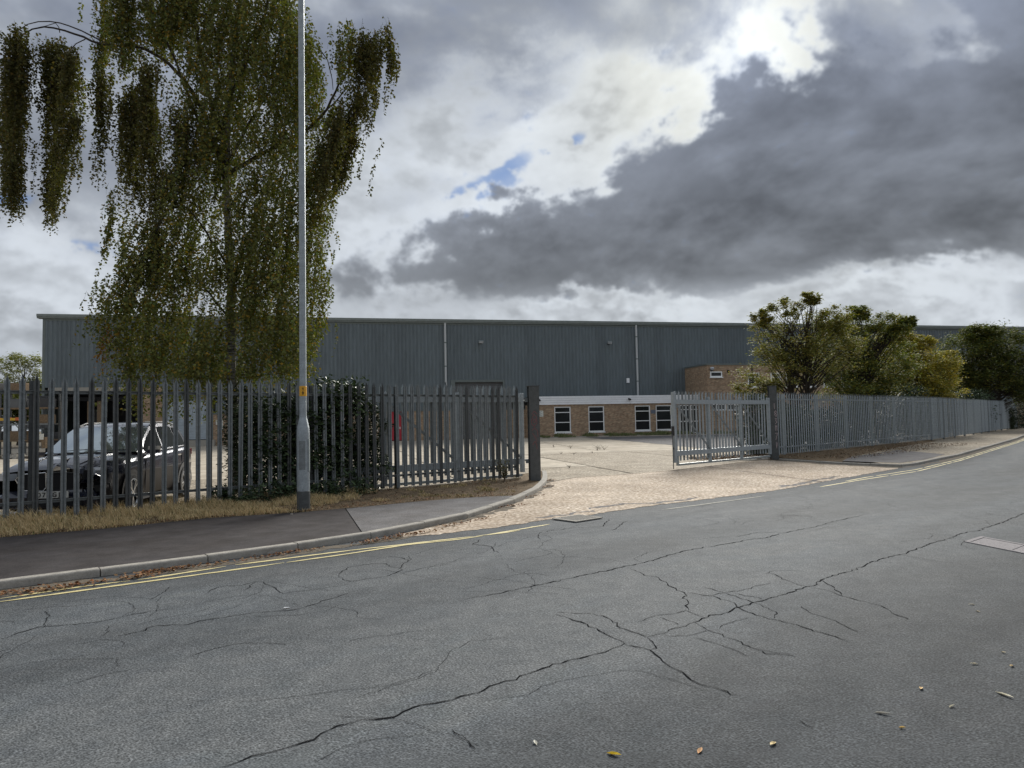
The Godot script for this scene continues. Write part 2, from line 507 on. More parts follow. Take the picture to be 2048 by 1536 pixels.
func make_materials() -> void:
	for i in 1024:
		lut.append(clampi(int(round(pow(clampf(i / 1023.0, 0, 1), 1.0) * 0.0 + Color(i / 1023.0, 0, 0).linear_to_srgb().r * 255.0)), 0, 255))
	var grain := bytes_of(noise(1, 0.34, 2, FastNoiseLite.TYPE_VALUE_CUBIC), 1024)
	var pebble := bytes_of(noise(2, 0.13, 2, FastNoiseLite.TYPE_CELLULAR), 1024)
	var cloudy := bytes_of(noise(3, 0.008, 5), 1024)
	var grain5 := bytes_of(noise(4, 0.35, 2, FastNoiseLite.TYPE_VALUE_CUBIC), 512)
	var pebble5 := bytes_of(noise(5, 0.12, 2, FastNoiseLite.TYPE_CELLULAR), 512)
	var cloud5 := bytes_of(noise(6, 0.012, 5), 512)
	var blotch5 := bytes_of(noise(7, 0.05, 4), 512)
	var grain3 := bytes_of(noise(8, 0.35, 2, FastNoiseLite.TYPE_VALUE_CUBIC), 256)
	var cloud3 := bytes_of(noise(9, 0.022, 4), 256)
	var blotch3 := bytes_of(noise(10, 0.08, 4), 256)
	var one := Color(1, 1, 1)
	# road: two layers of stone and tar, and the wear of years laid along it
	var road := textured("asphalt", tint_texture(1024, Color(0.117, 0.124, 0.128), [[grain, 0.9, one], [pebble, 0.5, one], [cloudy, 0.16, Color(1.1, 1, 0.9)]]), 2.3, 0.88, height_texture(grain, 1024), 0.28)
	road.metallic_specular = 0.2
	road.detail_enabled = true
	road.detail_blend_mode = BaseMaterial3D.BLEND_MODE_MUL
	road.detail_uv_layer = BaseMaterial3D.DETAIL_UV_2
	road.detail_albedo = wear_texture()
	M.road = road
	var stain := tint_texture(512, Color(0.80, 0.80, 0.80), [[cloud5, 0.20, Color(0.9, 1, 1.12)], [bytes_of(noise(12, 0.02, 4), 512), 0.16, one]])
	textured("path_asphalt", tint_texture(512, Color(0.074, 0.067, 0.066), [[grain5, 0.28, one], [blotch5, 0.07, one], [cloud5, 0.14, Color(1, 0.95, 0.9)]]), 1.7, 0.86, height_texture(grain5, 512), 0.15)
	textured("path_coarse", tint_texture(512, Color(0.185, 0.177, 0.176), [[grain5, 0.55, one], [pebble5, 0.35, one], [cloud5, 0.1, one]]), 1.5, 0.9, height_texture(grain5, 512), 0.4)
	textured("tan_gravel", tint_texture(512, Color(0.56, 0.465, 0.365), [[grain5, 0.7, Color(0.9, 1, 1.15)], [pebble5, 0.6, Color(0.9, 1, 1.1)], [blotch5, 0.22, Color(0.8, 1, 1.2)]]), 4.2, 0.92, height_texture(pebble5, 512), 0.5)
	textured("tan_worn", tint_texture(512, Color(0.41, 0.352, 0.272), [[grain5, 0.65, one], [pebble5, 0.6, one], [blotch5, 0.3, one]]), 4.4, 0.92, height_texture(pebble5, 512), 0.5)
	textured("concrete", tint_texture(512, Color(0.53, 0.465, 0.37), [[grain5, 0.13, one], [blotch5, 0.10, one], [cloud5, 0.16, one]]), 3.1, 0.92, height_texture(grain5, 512), 0.12)
	textured("kerb_concrete", tint_texture(512, Color(0.33, 0.31, 0.275), [[grain5, 0.3, one], [blotch5, 0.2, one], [cloud5, 0.25, one]]), 0.9, 0.9, height_texture(grain5, 512), 0.25)
	textured("pale_concrete", tint_texture(512, Color(0.36, 0.34, 0.30), [[grain5, 0.2, one], [blotch5, 0.2, one]]), 1.4, 0.92)
	textured("soil", tint_texture(512, Color(0.20, 0.148, 0.095), [[grain5, 0.6, one], [pebble5, 0.35, one], [cloud5, 0.4, Color(1, 0.9, 0.8)]]), 1.1, 0.97, height_texture(blotch5, 512), 2.0)
	textured("gutter_dirt", tint_texture(512, Color(0.135, 0.115, 0.09), [[grain5, 0.6, one], [pebble5, 0.3, one], [cloud5, 0.3, one]]), 0.8, 0.97)
	textured("dry_ground", tint_texture(512, Color(0.14, 0.12, 0.085), [[grain5, 0.3, one], [cloud5, 0.4, one]]), 4.0, 0.97)
	for k in [["tan_gravel", 13.0], ["tan_worn", 9.0], ["concrete", 15.0], ["path_asphalt", 5.0], ["path_coarse", 6.0], ["soil", 3.0]]:
		var sm: StandardMaterial3D = M[k[0]]
		sm.detail_enabled = true
		sm.detail_blend_mode = BaseMaterial3D.BLEND_MODE_MUL
		sm.detail_uv_layer = BaseMaterial3D.DETAIL_UV_2
		sm.uv2_triplanar = true
		sm.uv2_world_triplanar = true
		sm.uv2_scale = Vector3.ONE / k[1]
		sm.detail_albedo = stain
	# metal
	var galv := tint_texture(256, Color(0.315, 0.35, 0.37), [[blotch3, 0.22, one], [grain3, 0.12, one], [cloud3, 0.16, one]])
	textured("galvanised", galv, 0.7, 0.52).metallic = 0.35
	var g2 := textured("galvanised_dark", tint_texture(256, Color(0.19, 0.207, 0.212), [[blotch3, 0.22, one], [grain3, 0.12, one], [cloud3, 0.2, one]]), 0.7, 0.55)
	g2.metallic = 0.35
	textured("galvanised_pale", tint_texture(256, Color(0.30, 0.33, 0.33), [[blotch3, 0.2, one], [grain3, 0.14, one], [cloud3, 0.16, one]]), 0.6, 0.5).metallic = 0.3
	textured("post_steel", tint_texture(256, Color(0.085, 0.09, 0.09), [[blotch3, 0.22, one], [grain3, 0.12, one], [cloud3, 0.22, one]]), 0.8, 0.6).metallic = 0.3
	for k in 3:
		textured("cladding_%d" % k, tint_texture(256, Color(0.120, 0.147, 0.161) * [1.0, 0.93, 1.06][k], [[blotch3, 0.07, one], [cloud3, 0.17, Color(1, 1, 1.1)]]), 5.0 + k, 0.5).uv1_scale = Vector3(1.0 / 1.7, 1.0 / 11.0, 1.0 / 1.7)
	textured("cladding_trim", tint_texture(256, Color(0.135, 0.16, 0.155), [[blotch3, 0.06, one], [cloud3, 0.1, one]]), 3.0, 0.5)
	textured("gutter_metal", tint_texture(256, Color(0.19, 0.215, 0.205), [[blotch3, 0.08, one], [cloud3, 0.14, one]]), 3.0, 0.45)
	textured("shutter_pale", tint_texture(256, Color(0.36, 0.41, 0.45), [[blotch3, 0.08, one], [cloud3, 0.18, one]]), 3.0, 0.45)
	textured("shutter_grey", tint_texture(256, Color(0.11, 0.115, 0.12), [[blotch3, 0.08, one], [cloud3, 0.15, one]]), 3.0, 0.5)
	textured("board_white", tint_texture(256, Color(0.88, 0.89, 0.91), [[blotch3, 0.03, one], [cloud3, 0.07, one]]), 4.0, 0.4)
	brick_material(grain5, cloud5)
	textured("timber", tint_texture(256, Color(0.20, 0.145, 0.095), [[blotch3, 0.3, one], [cloud3, 0.3, one]]), 0.8, 0.85)
	textured("birch_bark", birch_texture(cloud5, blotch5), 1.3, 0.85, height_texture(blotch5, 512), 1.0)
	textured("dark_bark", tint_texture(256, Color(0.062, 0.053, 0.042), [[blotch3, 0.5, one], [grain3, 0.3, one]]), 0.5, 0.95, height_texture(blotch3, 256), 1.5)
	solid("twig", 0.055, 0.045, 0.036, 0.85)
	solid("white_frame", 0.86, 0.87, 0.87, 0.35)
	solid("pvc_pipe", 0.52, 0.54, 0.545, 0.4)
	var glass := solid("window_glass", 0.02, 0.022, 0.024, 0.04)
	glass.metallic_specular = 0.4
	solid("interior_dark", 0.012, 0.012, 0.013, 0.9)
	solid("interior_grey", 0.06, 0.06, 0.062, 0.9)
	solid("black_plastic", 0.018, 0.018, 0.019, 0.55)
	solid("red_paint", 0.42, 0.018, 0.035, 0.42)
	solid("yellow_paint", 0.60, 0.36, 0.03, 0.5)
	solid("orange_paint", 0.5, 0.12, 0.03, 0.5)
	solid("notice_yellow", 0.72, 0.36, 0.02, 0.5)
	solid("ink", 0.02, 0.015, 0.012, 0.7)
	solid("notice_white", 0.62, 0.62, 0.56, 0.6)
	solid("notice_grey", 0.13, 0.15, 0.19, 0.5)
	solid("crack_tar", 0.014, 0.014, 0.015, 0.98).metallic_specular = 0.05
	solid("seam_tar", 0.026, 0.027, 0.028, 0.98).metallic_specular = 0.05
	solid("graffiti_red", 0.20, 0.055, 0.06, 0.6)
	solid("graffiti_pale", 0.42, 0.33, 0.34, 0.6)
	textured("iron_pale", tint_texture(256, Color(0.25, 0.235, 0.24), [[grain3, 0.4, one], [blotch3, 0.2, one]]), 0.5, 0.85, height_texture(pebble5, 512), 0.5)
	textured("line_yellow", tint_texture(256, Color(0.55, 0.47, 0.22), [[grain3, 0.25, one], [blotch3, 0.15, one]]), 0.6, 0.8)
	textured("line_worn", tint_texture(256, Color(0.36, 0.35, 0.30), [[grain3, 0.35, one], [blotch3, 0.25, one]]), 0.6, 0.85)
	leafy("birch_leaf", Color(0.62, 0.66, 0.3))
	leafy("tree_leaf", Color(0.6, 0.64, 0.25))
	leafy("laurel_leaf", Color(0.12, 0.16, 0.06), 0.5).metallic_specular = 0.32
	leafy("dry_leaf", Color(0.2, 0.16, 0.1), 0.8)
	var paint := solid("car_paint", 0.010, 0.013, 0.030, 0.25, 0.3)
	paint.clearcoat_enabled = true
	paint.clearcoat = 1.0
	paint.clearcoat_roughness = 0.03
	var dusty := solid("car_paint_dusty", 0.022, 0.020, 0.020, 0.45, 0.1)
	dusty.clearcoat_enabled = true
	dusty.metallic_specular = 0.2
	dusty.clearcoat = 0.12
	dusty.clearcoat_roughness = 0.25
	var wsg := solid("windscreen_glass", 0.50, 0.56, 0.59, 0.06, 0.85)
	var cg := solid("car_glass", 0.03, 0.034, 0.036, 0.03)
	cg.specular_mode = BaseMaterial3D.SPECULAR_DISABLED
	solid("tyre", 0.016, 0.016, 0.016, 0.9)
	solid("alloy", 0.55, 0.56, 0.57, 0.28, 0.9)
	solid("chrome", 0.72, 0.73, 0.74, 0.12, 1.0)
	solid("lamp_lens", 0.45, 0.47, 0.5, 0.08)
	solid("plate_white", 0.66, 0.66, 0.62, 0.4)

func wear_texture() -> ImageTexture:   # 1024 along 90 m of road, 256 across 12 m
	var w := 1024
	var h := 256
	var nl := noise(51, 0.012, 4)
	var nb := noise(52, 0.05, 4)
	var data := PackedByteArray()
	data.resize(w * h * 3)
	var prof := [0.66, 0.76, 0.90, 0.97, 0.93, 0.83, 0.82, 0.90, 0.98, 1.0, 0.96, 0.86, 0.76, 0.70, 0.65, 0.60, 0.58, 0.6, 0.64, 0.66, 0.66, 0.66, 0.66, 0.66, 0.66]
	for j in h:
		var t := (j + 0.5) / h * 12.0 * 2.0
		for i in w:
			var wob := nl.get_noise_2d(i * 0.5, j * 0.25) * 1.4
			var tt := clampf(t + wob, 0.0, 22.9)
			var v: float = lerpf(prof[int(tt)], prof[int(tt) + 1], tt - int(tt))
			v *= 1.0 + nl.get_noise_2d(i * 0.35 + 400.0, j * 2.2) * 0.22 + nb.get_noise_2d(i * 1.4, j * 1.6) * 0.13
			v = pow(v, 1.35)
			var at := (j * w + i) * 3
			var warm := nb.get_noise_2d(i * 0.5, j * 0.5 + 99.0) * 0.03
			data[at] = clampi(int(255.0 * pow(v * (0.985 + warm), 0.4545)), 0, 255)
			data[at + 1] = clampi(int(255.0 * pow(v, 0.4545)), 0, 255)
			data[at + 2] = clampi(int(255.0 * pow(v * (1.02 - warm), 0.4545)), 0, 255)
	return ImageTexture.create_from_image(Image.create_from_data(w, h, false, Image.FORMAT_RGB8, data))

func brick_material(grain: PackedByteArray, cloud: PackedByteArray) -> void:   # 8 bricks by 24 courses to 1.8 m
	var s := 512
	var r := RandomNumberGenerator.new()
	r.seed = 77
	var tones := []
	for k in 24 * 10:
		var a := r.randf()
		var c := Color(0.41, 0.30, 0.20).lerp(Color(0.33, 0.205, 0.13), a * a)
		tones.append(c * r.randf_range(0.72, 1.2))
	var data := PackedByteArray()
	data.resize(s * s * 3)
	for j in s:
		var row := int(j * 24.0 / s)
		var fy := j * 24.0 / s - row
		for i in s:
			var x := i * 8.0 / s + (0.5 if row % 2 else 0.0)
			var colm := int(x) % 8
			var fx := x - floorf(x)
			var c: Color = tones[row * 10 + colm]
			if fy < 0.14 or fx < 0.05:
				c = Color(0.29, 0.255, 0.21)
			var g := (0.8 + grain[j * s + i] / 255.0 * 0.4) * (0.82 + cloud[j * s + i] / 255.0 * 0.36)
			var at := (j * s + i) * 3
			data[at] = lut[clampi(int(c.r * g * 1023), 0, 1023)]
			data[at + 1] = lut[clampi(int(c.g * g * 1023), 0, 1023)]
			data[at + 2] = lut[clampi(int(c.b * g * 1023), 0, 1023)]
	textured("brick", ImageTexture.create_from_image(Image.create_from_data(s, s, false, Image.FORMAT_RGB8, data)), 1.8, 0.92, null, 0.2, false)

func birch_texture(cloud: PackedByteArray, blotch: PackedByteArray) -> ImageTexture:
	var s := 512
	var data := PackedByteArray()
	data.resize(s * s * 3)
	var bands := noise(61, 0.02, 4)
	for j in s:
		for i in s:
			var b := bands.get_noise_2d(i * 0.35, j * 2.6)
			var v := 0.20 + cloud[j * s + i] / 255.0 * 0.12
			if b > 0.16:
				v = 0.05
			v *= 0.75 + blotch[j * s + i] / 255.0 * 0.4
			var at := (j * s + i) * 3
			data[at] = lut[clampi(int(v * 1023), 0, 1023)]
			data[at + 1] = lut[clampi(int(v * 0.96 * 1023), 0, 1023)]
			data[at + 2] = lut[clampi(int(v * 0.88 * 1023), 0, 1023)]
	return ImageTexture.create_from_image(Image.create_from_data(s, s, false, Image.FORMAT_RGB8, data))

# ------------------------------------------------------------------ ground, road, kerbs
const KERB_H := 0.07
var KERB_LEFT := P([-4.819, -7.281, -3.924, -7.925, -2.833, -8.825, -2.04, -9.585, -1.34, -10.566, -0.744, -11.536, -0.009, -13.489, 0.504, -15.455, 0.791, -17.402, 0.921, -19.275, 0.968, -21.115])
var EDGE_ASPHALT := P([-1.525, -9.755, -1.25, -9.847, -0.482, -10.332, 0.086, -10.802, 0.404, -11.095, 0.706, -11.323, 1.377, -11.784, 2.486, -12.749, 3.48, -13.41, 5.545, -14.968, 7.132, -16.554, 8.724, -18.108, 10.778, -20.051])
var KERB_RIGHT := P([9.247, -26.124, 9.793, -24.141, 10.287, -22.562, 10.952, -21.34, 11.383, -20.898, 12.048, -21.347, 15.819, -25.3, 27.501, -38.931])
var VERGE_LEFT := P([-7.222, -10.048, -6.138, -10.727, -5.047, -11.705, -3.7, -12.228, -3.02, -12.675, -1.261, -14.029, 0.015, -14.302])
var GATE_LINE := P([0.802, -17.893, 1.649, -19.261, 3.382, -20.255, 4.996, -21.449, 8.236, -24.851, 9.203, -25.796])
var FENCE_L := [Vector3(-7.92, 0.14, -11.14), Vector3(0.235, 0.14, -17.93)]
var FENCE_R := [Vector3(9.62, 0.13, -25.85), Vector3(22.1, 0.13, -37.6), Vector3(44.8, 0.13, -63.2)]
const WALL_AT := Vector3(-37.72, 0, -57.0)
const WALL_TURN := 0.22843

func wall_point(u: float, n: float) -> Vector2:
	return Vector2(WALL_AT.x + 0.97402 * u + 0.22645 * n, WALL_AT.z - 0.22645 * u + 0.97402 * n)

func rugged(line: PackedVector2Array, step: float, by: float) -> PackedVector2Array:
	var r := along(line, step)
	for i in range(1, r.size() - 1):
		r[i] += Vector2(rng.randf_range(-by, by), rng.randf_range(-by, by))
	return r

func reversed_line(a: PackedVector2Array) -> PackedVector2Array:
	var b := a.duplicate()
	b.reverse()
	return b

func strip(a: PackedVector2Array, b: PackedVector2Array, heights: Array, count: int) -> MB:   # a sheet between two lines, rising from the first to the second
	var mb := MB.new()
	var la := length_of(a)
	var lb := length_of(b)
	var rows := heights.size()
	for i in count:
		for j in rows - 1:
			var q := []
			for c in [[i, j], [i + 1, j], [i + 1, j + 1], [i, j + 1]]:
				var p := point_at(a, la * c[0] / count).lerp(point_at(b, lb * c[0] / count), float(c[1]) / (rows - 1))
				q.append(Vector3(p.x, heights[c[1]], p.y))
			mb.quad(q[0], q[1], q[2], q[3])
	return mb

func kerb(line: PackedVector2Array, step: float, high: Array, parent: Node) -> void:
	var pts := along(line, step)
	var w := 0.135
	for i in pts.size() - 1:
		var a := pts[i]; var b := pts[i + 1]
		var l := a.distance_to(b)
		if l < 0.15:
			continue
		var t := (b - a) / l
		var o0 := Vector2(pts[mini(i + 1, pts.size() - 1)] - pts[maxi(i - 1, 0)]).normalized()
		var o1 := Vector2(pts[mini(i + 2, pts.size() - 1)] - pts[i]).normalized()
		var na := Vector2(o0.y, -o0.x); var nb := Vector2(o1.y, -o1.x)
		var f := float(i) / maxf(1.0, pts.size() - 2.0)
		var h: float = high[mini(int(f * high.size()), high.size() - 1)] + rng.randf_range(-0.006, 0.006)
		var a2 := a + t * 0.006; var b2 := b - t * 0.006
		var sec := [Vector2(rng.randf_range(-0.004, 0.004), -0.06), Vector2(0.004, h - 0.022), Vector2(0.009, h - 0.009), Vector2(0.022, h), Vector2(w, h), Vector2(w, -0.06)]
		var mb := MB.new()
		var sa := []; var sb := []
		for s in sec:
			var pa: Vector2 = a2 + na * s.x; var pb: Vector2 = b2 + nb * s.x
			sa.append(Vector3(pa.x, s.y, pa.y)); sb.append(Vector3(pb.x, s.y, pb.y))
		for k in sec.size() - 1:
			mb.quad(sa[k], sb[k], sb[k + 1], sa[k + 1])
		for k in range(1, sec.size() - 1):
			mb.tri(sa[0], sa[k], sa[k + 1])
			mb.tri(sb[0], sb[k + 1], sb[k])
		part("kerb_stone", mb, M.kerb_concrete, parent)

func ribbon(pts: PackedVector2Array, y: float, w0: float, w1: float, rough: float, step: float) -> MB:   # a ragged flat strip
	var mb := MB.new()
	var p := along(pts, step)
	var slow := Vector2.ZERO
	for i in range(1, p.size() - 1):
		if rough > 0.01:
			slow = (slow + Vector2(rng.randfn(0, 1), rng.randfn(0, 1)) * rough) * 0.82
		p[i] += Vector2(rng.randf_range(-rough, rough), rng.randf_range(-rough, rough)) + slow
	var l := []; var r := []
	for i in p.size():
		var t := (p[mini(i + 1, p.size() - 1)] - p[maxi(i - 1, 0)]).normalized()
		var f := float(i) / (p.size() - 1)
		var w := lerpf(w0, w1, f) * (rng.randf_range(0.35, 1.5) if rough > 0.0101 else rng.randf_range(0.7, 1.2)) * minf(1.0, minf(f, 1.0 - f) * (p.size() * 0.3 if rough < 0.0101 else 9.0) + 0.25) / 2
		l.append(p[i] + Vector2(t.y, -t.x) * w); r.append(p[i] - Vector2(t.y, -t.x) * w)
	for i in p.size() - 1:
		mb.quad(Vector3(r[i].x, y, r[i].y), Vector3(r[i + 1].x, y, r[i + 1].y), Vector3(l[i + 1].x, y, l[i + 1].y), Vector3(l[i].x, y, l[i].y))
	return mb

func crack(parent: Node, a: Array, w := 0.013, m := "crack_tar") -> void:
	part("crack", ribbon(P(a), 0.0035, w * 0.64, w * 0.5, 0.013 if w > 0.01 else 0.0101, 0.055), M[m], parent)

func painted(parent: Node, a: Array, worn: float, m := "line_yellow") -> void:   # a painted line whose paint has gone in places
	var line := P(a)
	var total := length_of(line)
	var at := 0.0
	while at < total - 0.05:
		var l := rng.randf_range(0.8, 4.0)
		var piece := PackedVector2Array()
		var k := at
		while k < minf(at + l, total):
			piece.append(point_at(line, k))
			k += 0.09
		at += l + (rng.randf_range(0.03, 0.5) * worn if rng.randf() < 0.25 + worn * 0.5 else 0.0)
		if piece.size() < 3 or rng.randf() < worn * worn * 0.9:
			continue
		part("painted_line", ribbon(piece, 0.0045, 0.056, 0.056, 0.004, 0.09), M[m], parent)

func build_ground() -> void:
	var mb := MB.new()
	mb.quad(Vector3(-900, -0.06, 900), Vector3(900, -0.06, 900), Vector3(900, -0.06, -900), Vector3(-900, -0.06, -900))
	struct("ground", mb, M.dry_ground)
	# road: a strip from the left kerb to beyond the camera
	var first := KERB_LEFT[0]
	var edge := PackedVector2Array([first + Vector2(-2.78, 2.31) * 13.0])
	for i in 5:
		edge.append(KERB_LEFT[i])
	for i in range(3, EDGE_ASPHALT.size() - 1):
		edge.append(EDGE_ASPHALT[i] + Vector2(-0.3, -0.33))
	edge.append(KERB_RIGHT[5]); edge.append(KERB_RIGHT[6]); edge.append(KERB_RIGHT[7])
	var out := (KERB_RIGHT[7] - KERB_RIGHT[6]).normalized()
	edge.append(KERB_RIGHT[7] + out * 30.0 + Vector2(-1, 0))
	edge.append(KERB_RIGHT[7] + out * 70.0 + Vector2(-6, 0))
	var st := along(edge, 1.2)
	var nrm := []
	for i in st.size():
		var t := (st[mini(i + 4, st.size() - 1)] - st[maxi(i - 4, 0)]).normalized()
		nrm.append(Vector2(-t.y, t.x))
	mb = MB.new()
	for i in st.size() - 1:
		for j in 6:
			var q := []
			for c in [[i, j], [i, j + 1], [i + 1, j + 1], [i + 1, j]]:
				var t: float = c[1] * 1.75
				var p: Vector2 = st[c[0]] + nrm[c[0]] * t
				q.append(Vector3(p.x, 0, p.y))
				mb.uv.append(Vector2(c[0] * 1.2 / 90.0, t / 12.0))
			mb.smooth(q[0], q[1], q[2], q[3], Vector3.UP, Vector3.UP, Vector3.UP, Vector3.UP)
	var road := struct("road", mb, M.road)
	# cracks of the worn surface, each with its own course
	crack(road, [-1.364, -3.319, -1.177, -3.472, -0.992, -3.625, -0.872, -3.754, -0.683, -3.857, -0.513, -3.981, -0.385, -4.087, -0.142, -4.29, 0.062, -4.442, 0.347, -4.692, 0.571, -4.857, 0.738, -5], 0.017)
	crack(road, [0.738, -5, 0.889, -4.848, 0.903, -4.816, 0.936, -4.598, 0.99, -4.407, 1.039, -4.231, 1.188, -4.115, 1.229, -4.04], 0.016)
	crack(road, [0.311, -5.766, 0.425, -5.643, 0.551, -5.404, 0.643, -5.223, 0.735, -4.997], 0.018)
	crack(road, [0.322, -5.825, 0.59, -5.76, 0.692, -5.595, 0.798, -5.311, 0.864, -5.184, 0.923, -5.133], 0.013)
	crack(road, [0.923, -5.133, 0.926, -4.898, 0.889, -4.848], 0.013)
	crack(road, [0.923, -5.133, 1.074, -5.242, 1.344, -5.474, 1.453, -5.596, 1.642, -5.726, 1.794, -5.866, 1.985, -6.011, 2.315, -6.275, 2.632, -6.548, 2.866, -6.761, 3.597, -7.382, 4.193, -7.88, 4.884, -8.464, 5.836, -9.287, 6.064, -9.384, 6.833, -10.084, 7.683, -10.806, 9.329, -12.239], 0.018)
	crack(road, [1.105, -5.678, 1.383, -5.805, 1.453, -5.596], 0.012)
	crack(road, [0.92, -5.504, 1.105, -5.678], 0.009)
	crack(road, [1.116, -5.621, 1.211, -5.41], 0.01)
	crack(road, [1.383, -5.805, 1.472, -6.107, 1.524, -6.377, 1.473, -6.609, 1.414, -7.011, 1.286, -7.159, 1.18, -7.457], 0.014)
	crack(road, [1.524, -6.377, 1.695, -6.255, 1.803, -6.05, 1.8, -5.835, 1.863, -5.651, 1.972, -5.531, 2.042, -5.398, 2.127, -5.22, 2.202, -5.071, 2.262, -4.936], 0.014)
	crack(road, [1.695, -6.255, 1.903, -6.382, 2.169, -6.549, 2.379, -6.69], 0.011)
	crack(road, [1.719, -6.588, 1.839, -6.387, 1.93, -6.137, 2.007, -5.881, 2.048, -5.696, 1.972, -5.531], 0.013)
	crack(road, [1.927, -6.343, 2.047, -6.191, 2.107, -6.118], 0.012)
	crack(road, [2.65, -6.547, 2.738, -6.386, 2.791, -6.165, 2.881, -5.892, 2.929, -5.63, 2.93, -5.434], 0.013)
	crack(road, [2.87, -6.771, 2.871, -6.527, 2.791, -6.165], 0.012)
	crack(road, [2.506, -7.091, 2.548, -6.79, 2.632, -6.548], 0.012)
	crack(road, [1.344, -5.474, 1.427, -5.243, 1.501, -5.026, 1.573, -4.836, 1.646, -4.71, 1.787, -4.681], 0.012)
	crack(road, [1.054, -5.148, 1.237, -5.112, 1.412, -5.244], 0.009)
	crack(road, [1.232, -5.089, 1.395, -4.89, 1.484, -4.68], 0.009)
	crack(road, [1.484, -5.289, 1.564, -5.412, 1.807, -5.57], 0.008)
	crack(road, [2.315, -5.857, 2.344, -5.559, 2.399, -5.392, 2.428, -5.144], 0.01)
	crack(road, [-3.862, -5.391, -3.743, -5.722, -3.528, -5.76, -3.264, -5.902, -3.1, -6.096, -2.941, -6.196], 0.017)
	crack(road, [-3.002, -5.405, -2.872, -5.535, -2.812, -5.706, -2.587, -5.668, -2.497, -5.796, -2.204, -6.029, -1.891, -6.084, -1.535, -6.65], 0.014)
	crack(road, [-3.727, -5.674, -3.921, -6.063, -4.039, -6.198], 0.01)
	crack(road, [-3.119, -5.437, -3.216, -5.686], 0.01)
	crack(road, [-4.278, -6.265, -4.058, -6.348, -3.764, -6.411], 0.008)
	crack(road, [-3.315, -6.516, -3.341, -6.92, -3.391, -7.049], 0.01)
	crack(road, [-2.881, -6.685, -2.899, -6.985, -2.689, -7.009, -2.567, -7.17, -2.14, -6.662], 0.011)
	crack(road, [-2.14, -6.662, -1.877, -6.836, -1.615, -7], 0.01)
	crack(road, [-2.562, -6.814, -2.589, -7, -2.567, -7.17], 0.01)
	crack(road, [-2.241, -4.911, -2.114, -5.062, -1.989, -5.184, -1.644, -5.116], 0.01)
	crack(road, [-3.654, -4.961, -3.634, -5.075, -3.618, -5.162], 0.012)
	crack(road, [-2.712, -4.435, -2.596, -4.592, -2.494, -4.668], 0.008)
	crack(road, [-1.819, -7.376, -1.842, -7.802, -1.615, -7.969, -1.446, -7.952, -1.252, -7.641, -1.307, -7.283, -1.587, -7.105, -1.819, -7.376], 0.014)
	crack(road, [-1.252, -7.641, -1.241, -8.1, -1.332, -8.285, -1.531, -8.428], 0.012)
	crack(road, [-0.469, -9.441, -0.522, -9.09, -0.283, -8.937, -0.217, -8.492], 0.014)
	crack(road, [-1.186, -7.461, -0.971, -7.691, -0.72, -7.879], 0.01)
	crack(road, [1.259, -10.359, 1.47, -11.109], 0.018)
	crack(road, [1.367, -9.997, 1.607, -10.694, 1.757, -10.831], 0.016)
	crack(road, [0.334, -9.344, 0.301, -9.824, 0.567, -10.148, 0.939, -10.335, 1.259, -10.359], 0.012)
	crack(road, [-0.338, -3.676, -0.282, -3.56, -0.208, -3.456], 0.011)
	crack(road, [1.56, -4.848, 1.67, -4.758, 1.795, -4.681], 0.008)
	crack(road, [1.43, -3.702, 1.46, -3.601], 0.01)
	crack(road, [4.094, -11.221, 4.353, -11.123, 4.531, -10.811], 0.014)
	crack(road, [2.839, -9.259, 3.257, -9.534, 3.541, -9.583], 0.012)
	crack(road, [-0.008, -7.256, 0.145, -7.336, 0.341, -7.177], 0.01)
	crack(road, [2.458, -7.095, 2.661, -7.241, 2.875, -7.149], 0.009)
	crack(road, [-0.575, -6.246, -0.157, -6.479, 0.32, -6.872, 0.704, -7.167, 1.091, -7.516, 1.395, -7.749, 1.91, -8.308, 2.187, -8.503, 3.175, -9.178, 4.311, -10.118, 5.46, -11.131], 0.02, "seam_tar")
	# smaller crazing between the long cracks
	for k in 150:
		var s := rng.randf_range(10.0, 46.0)
		var t := rng.randf_range(0.9, 6.5) if k < 70 else rng.randf_range(0.5, 3.2)
		var at := point_at(edge, s + 24.0)
		var dirn := Vector2.from_angle(-0.72 + rng.randfn(0.0, 0.5))
		var p := at + Vector2(0.68, 0.73) * t
		var a := []
		for j in rng.randi_range(4, 8):
			a.append(p.x); a.append(p.y)
			dirn = dirn.rotated(rng.randfn(0.0, 0.45))
			p += dirn * rng.randf_range(0.12, 0.3)
		crack(road, a, 0.006, "seam_tar" if k % 2 else "crack_tar")
	# a web of fine crazing in the worn wheel tracks
	var web := MB.new()
	var where := noise(91, 0.22, 3)
	var cell := 0.36
	var knots := {}
	for i in range(-10, 60):
		for j in 19:
			var s := 24.0 + i * cell * 0.9
			var base := point_at(edge, s)
			knots[Vector2i(i, j)] = base + Vector2(0.68, 0.73) * (0.5 + j * cell) + Vector2(rng.randfn(0, 0.11), rng.randfn(0, 0.11))
	for i in range(-10, 59):
		for j in 18:
			var a: Vector2 = knots[Vector2i(i, j)]
			for to in [Vector2i(i + 1, j), Vector2i(i, j + 1)]:
				var b: Vector2 = knots[to]
				var wear := where.get_noise_2d(a.x, a.y) + (0.16 if j in [2, 3, 4, 8, 9, 10] else 0.0)
				if wear < 0.08 or rng.randf() < 0.25:
					continue
				var piece := ribbon(PackedVector2Array([a, b]), 0.0032, 0.0105, 0.0105, 0.0125, 0.06)
				var k0 := web.v.size()
				web.v.append_array(piece.v); web.n.append_array(piece.n); web.c.append_array(piece.c)
				for q in piece.ix: web.ix.append(q + k0)
	stuff(part("crazing", web, M.seam_tar, road))
